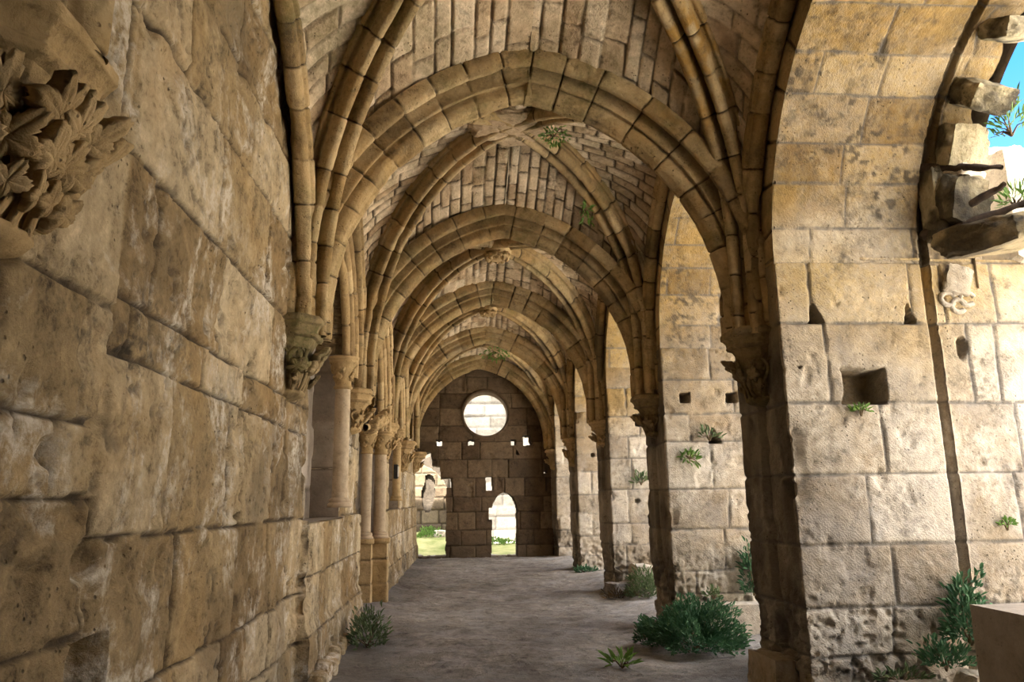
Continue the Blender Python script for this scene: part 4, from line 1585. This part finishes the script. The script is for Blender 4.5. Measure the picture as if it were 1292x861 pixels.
def bush(name, label, cat, c, rad, n, size, mat, seed, group=None, droop=0., aspect=.42, up=.5):
    root = empty(name, c, label, cat, group)
    rg = np.random.RandomState(seed)
    d = rg.normal(size=(n, 3))
    d[:, 2] = np.abs(d[:, 2]) * (1 if droop == 0 else rg.choice([-1, 1], n))
    d /= np.linalg.norm(d, axis=1, keepdims=True)
    r = rg.uniform(.35, 1, n)[:, None] ** .5
    lump = 1 + 1.5 * fbm(d, 2.6, 3, seed)[:, None]
    Cc = d * r * lump * np.asarray(rad)
    Cc[:, 2] = np.maximum(Cc[:, 2], .01) if droop == 0 else Cc[:, 2]
    dirs = d + rg.normal(scale=.45, size=(n, 3)) + [0, 0, up - droop]
    leaves_mesh('leaves', Cc, dirs, size, mat, seed, root, aspect)
    a = Acc()
    for k in range(9):
        i = rg.randint(n)
        tube(a, [(0, 0, -.03 if droop == 0 else 0), Cc[i] * .5 + [0, 0, .02], Cc[i]], .009, .003, 5, 6)
    a.build('stems', M_STEM, root)
    return root


bush('leafy_bush', 'large dark green leafy bush at the foot of the second pier', 'bush', (2.56, 8.40, .04), (.46, .44, .40), 6000, .052, M_LEAF, 1, up=.25)
bush('leafy_bush', 'small green clump just left of the large dark bush', 'bush', (2.12, 8.75, .03), (.15, .16, .22), 500, .05, M_LEAF, 2)
bush('leafy_bush', 'small grey-green bush at the foot of the left wall', 'bush', (-.98, 9.0, .04), (.21, .24, .36), 700, .06, M_LEAF2, 3, aspect=.3, up=.8)
bush('leafy_bush', 'grey-green bush beside the squared stone at the third pier', 'bush', (2.98, 12.35, .06), (.30, .26, .40), 700, .075, M_LEAF2, 4, aspect=.34)
bush('fern', 'fern clump growing up the jamb above the parapet block', 'fern', (3.84, 5.72, .52), (.17, .12, .42), 700, .06, M_LEAF, 5)
bush('fern', 'low fern at the foot of the nearest pier jamb', 'fern', (3.58, 5.66, .36), (.20, .12, .16), 300, .055, M_LEAF, 6)
bush('fern', 'tall dark fern on the second pier jamb beside the nearest pier', 'fern', (3.60, 9.36, .45), (.14, .12, .52), 420, .07, M_LEAF, 7)
bush('grass_tuft', 'flat spiky weed on the earth floor in front of the big bush', 'weed', (1.60, 7.70, .02), (.13, .13, .05), 46, .13, M_LEAF3, 8, aspect=.16, up=.35)
bush('grass_tuft', 'green tuft sprouting on the second pier below its holes', 'weed', (2.93, 9.44, 2.08), (.13, .05, .06), 70, .09, M_LEAF3, 9, droop=.3)
bush('grass_tuft', 'dry sprig in the triangular hole of the second pier', 'weed', (3.20, 9.42, 2.33), (.12, .05, .10), 40, .09, M_LEAF2, 10, aspect=.2)
bush('grass_tuft', 'tiny green plant under the big square hole of the nearest pier', 'weed', (3.24, 5.83, 2.25), (.07, .04, .05), 50, .05, M_LEAF3, 11)
bush('grass_tuft', 'tiny green plant on the jamb joint near the right edge', 'weed', (4.34, 5.84, 1.34), (.05, .03, .06), 46, .045, M_LEAF3, 12)
bush('grass_tuft', 'tuft hanging at the edge of the third pier jamb', 'weed', (3.17, 13.03, 1.85), (.14, .06, .16), 70, .09, M_LEAF2, 13)
bush('grass_tuft', 'weeds at the foot of the fourth pier', 'weed', (2.72, 16.45, .08), (.25, .10, .08), 120, .09, M_LEAF, 14)
bush('grass_tuft', 'dry brown weeds at the foot of the third pier', 'weed', (2.60, 12.5, .03), (.26, .12, .10), 140, .09, M_STEM, 15, aspect=.2)
bush('grass_tuft', 'weeds low on the second pier foot', 'weed', (3.05, 9.25, .42), (.10, .06, .10), 80, .06, M_LEAF2, 16)
bush('grass_tuft', 'weeds along the foot of the nearest pier at the bottom edge', 'weed', (3.25, 5.70, .26), (.22, .07, .07), 90, .055, M_LEAF2, 17)
G = 'plants rooted in the vault'
bush('hanging_plant', 'small plant hanging from the right web of the second vault bay', 'plant', (1.58, 8.62, 5.02), (.06, .05, .12), 40, .08, M_LEAF3, 21, G, droop=1.)
bush('hanging_plant', 'leafy plant hanging from the crown of the last vault bay', 'plant', (1.0, 19.0, 5.30), (.30, .10, .18), 120, .10, M_LEAF3, 22, G, droop=1.)
bush('hanging_plant', 'green sprigs beside the broken boss of the second bay', 'plant', (1.12, 8.0, 5.72), (.16, .14, .08), 120, .06, M_LEAF3, 23, G, droop=.8)
bush('hanging_plant', 'moss tuft at the top of the nearest left web', 'plant', (-1.02, 5.15, 5.45), (.10, .08, .06), 90, .05, M_LEAF, 24, G, droop=.6)
for k, (c_, rad, lab) in enumerate((((4.42, 5.25, 4.42), (.12, .16, .26), 'wispy sprig growing on the broken arch against the blue sky'),
                                    ((4.40, 5.30, 3.84), (.08, .12, .10), 'short sprig on top of the big hanging stone'))):
    bush('wild_sprig', lab, 'plant', c_, rad, 110 - 50 * k, .10, M_LEAF3, 30 + k, aspect=.08, up=.6)

# ------------------------------------------------------------------ outside
xs = spaced((-30, -4, 2), (-4, 8, .4), (8, 40, 2))
ys = spaced((-30, 21, 1.2), (21, 30, .25), (30, 60, 2))
Xg, Yg = np.meshgrid(xs, ys, indexing='ij')
Z_ = -.12 + .16 * sstep(20.5, 21.9, Yg) + .42 * sstep(21.9, 25.2, Yg) * sstep(.9, -.3, Xg) + .14 * sstep(21.9, 25, Yg)
P = np.stack([Xg, Yg, Z_], -1)
a = Acc()
a.grid(P, None)
struct(a.build('courtyard_ground', M_YARD), 'bright gravel ground of the courtyard')
xs = spaced((-3, 5, .1))
ys = spaced((21.9, 25.6, .1))
Xg, Yg = np.meshgrid(xs, ys, indexing='ij')
P = np.stack([Xg, Yg, .04 + .42 * sstep(21.9, 25.2, Yg) * sstep(.9, -.3, Xg) + .14 * sstep(21.9, 25, Yg) + .03], -1)
P[..., 2] += fbm(P, 2, 3, 5) * .06
a = Acc()
a.grid(P, None)
struct(a.build('yard_lawn', M_GRASS), 'grassy ground beyond the end wall')


def yard_wall(name, label, lo_u, hi_u, z0, z1, fixed, axis, toward, seed, step=.05, keep=None, mat=M_SUN):
    us, vs = spaced((lo_u, hi_u, step)), spaced((z0, z1, step))
    U, V = np.meshgrid(us, vs, indexing='ij')
    F = np.full(U.shape, fixed)
    P = np.stack([U, F, V], -1) if axis == 'y' else np.stack([F, U, V], -1)
    lay = layout(z0, z1 + 1, lo_u - 1, hi_u + 1, (.34, .46), (.5, 1.1), seed)
    Q, s, at = stone_surface(P, U, V, lay, toward, seed=seed, jw=.02, jd=.03, offs=.02)
    a = Acc()
    k = np.ones((len(us) - 1, len(vs) - 1), bool)
    if keep is not None:
        k = keep((U[:-1, :-1] + U[1:, 1:]) / 2, (V[:-1, :-1] + V[1:, 1:]) / 2)
    masked_slab(a, Q, at, s < 0, k, (0, .5, 0) if axis == 'y' else (.5, 0, 0))
    return struct(a.build(name, mat), label)


yard_wall('wall_yard', 'sunlit block wall across the yard beyond the end wall', -8, 9, -.2, 10, 27.0, 'y', (0, 0, 3), 61, mat=M_YARDWALL)
yard_wall('wall_courtyard', 'sunlit wall on the far side of the courtyard', -30, 40, -.2, 7.2, 19.0, 'x', (0, 0, 3), 62, .35)


def ruin_keep(U, V):
    arch = (V < 1.7) | ((U + 1.6) ** 2 / 1.35 ** 2 + (V - 1.6) ** 2 / 1.25 ** 2 < 1)
    w_ = np.stack([U, V * 0, V], -1)
    hole = ((U + .92 + fbm(w_, 3, 3, 3) * .3) / .20) ** 2 + ((V - 1.85) / .62) ** 2 < 1
    return arch & (U < -.28) & ~hole


yard_wall('ruined_wall', 'tan ruined wall with a rounded top seen through the left breach', -2.6, -.2, .1, 3.1, 25.2, 'y', (0, 0, 2), 63, .03, ruin_keep, M_RUIN)
rock('rubble_core', 'rough dark rubble core showing in the hole of the ruined wall', 'masonry', (-.92, 25.6, 1.85), (1.3, .5, 2.4), (0, 0, 0), 71, M_RUBBLE, None, .2, .6, 18)
bush('yard_shrub', 'light green shrub on the grass beyond the left breach', 'shrub', (-.85, 24.4, .48), (.45, .3, .26), 500, .10, M_LEAF3, 41)
bush('yard_shrub', 'yellowish weeds beyond the small arched door', 'shrub', (1.35, 25.0, .20), (.5, .3, .16), 300, .10, M_LEAF3, 42)
rock('yard_stone', 'pale stone lying in the grass beyond the left breach', 'stone', (-.45, 24.3, .55), (.5, .3, .3), (0, .1, .3), 72, M_SUN)
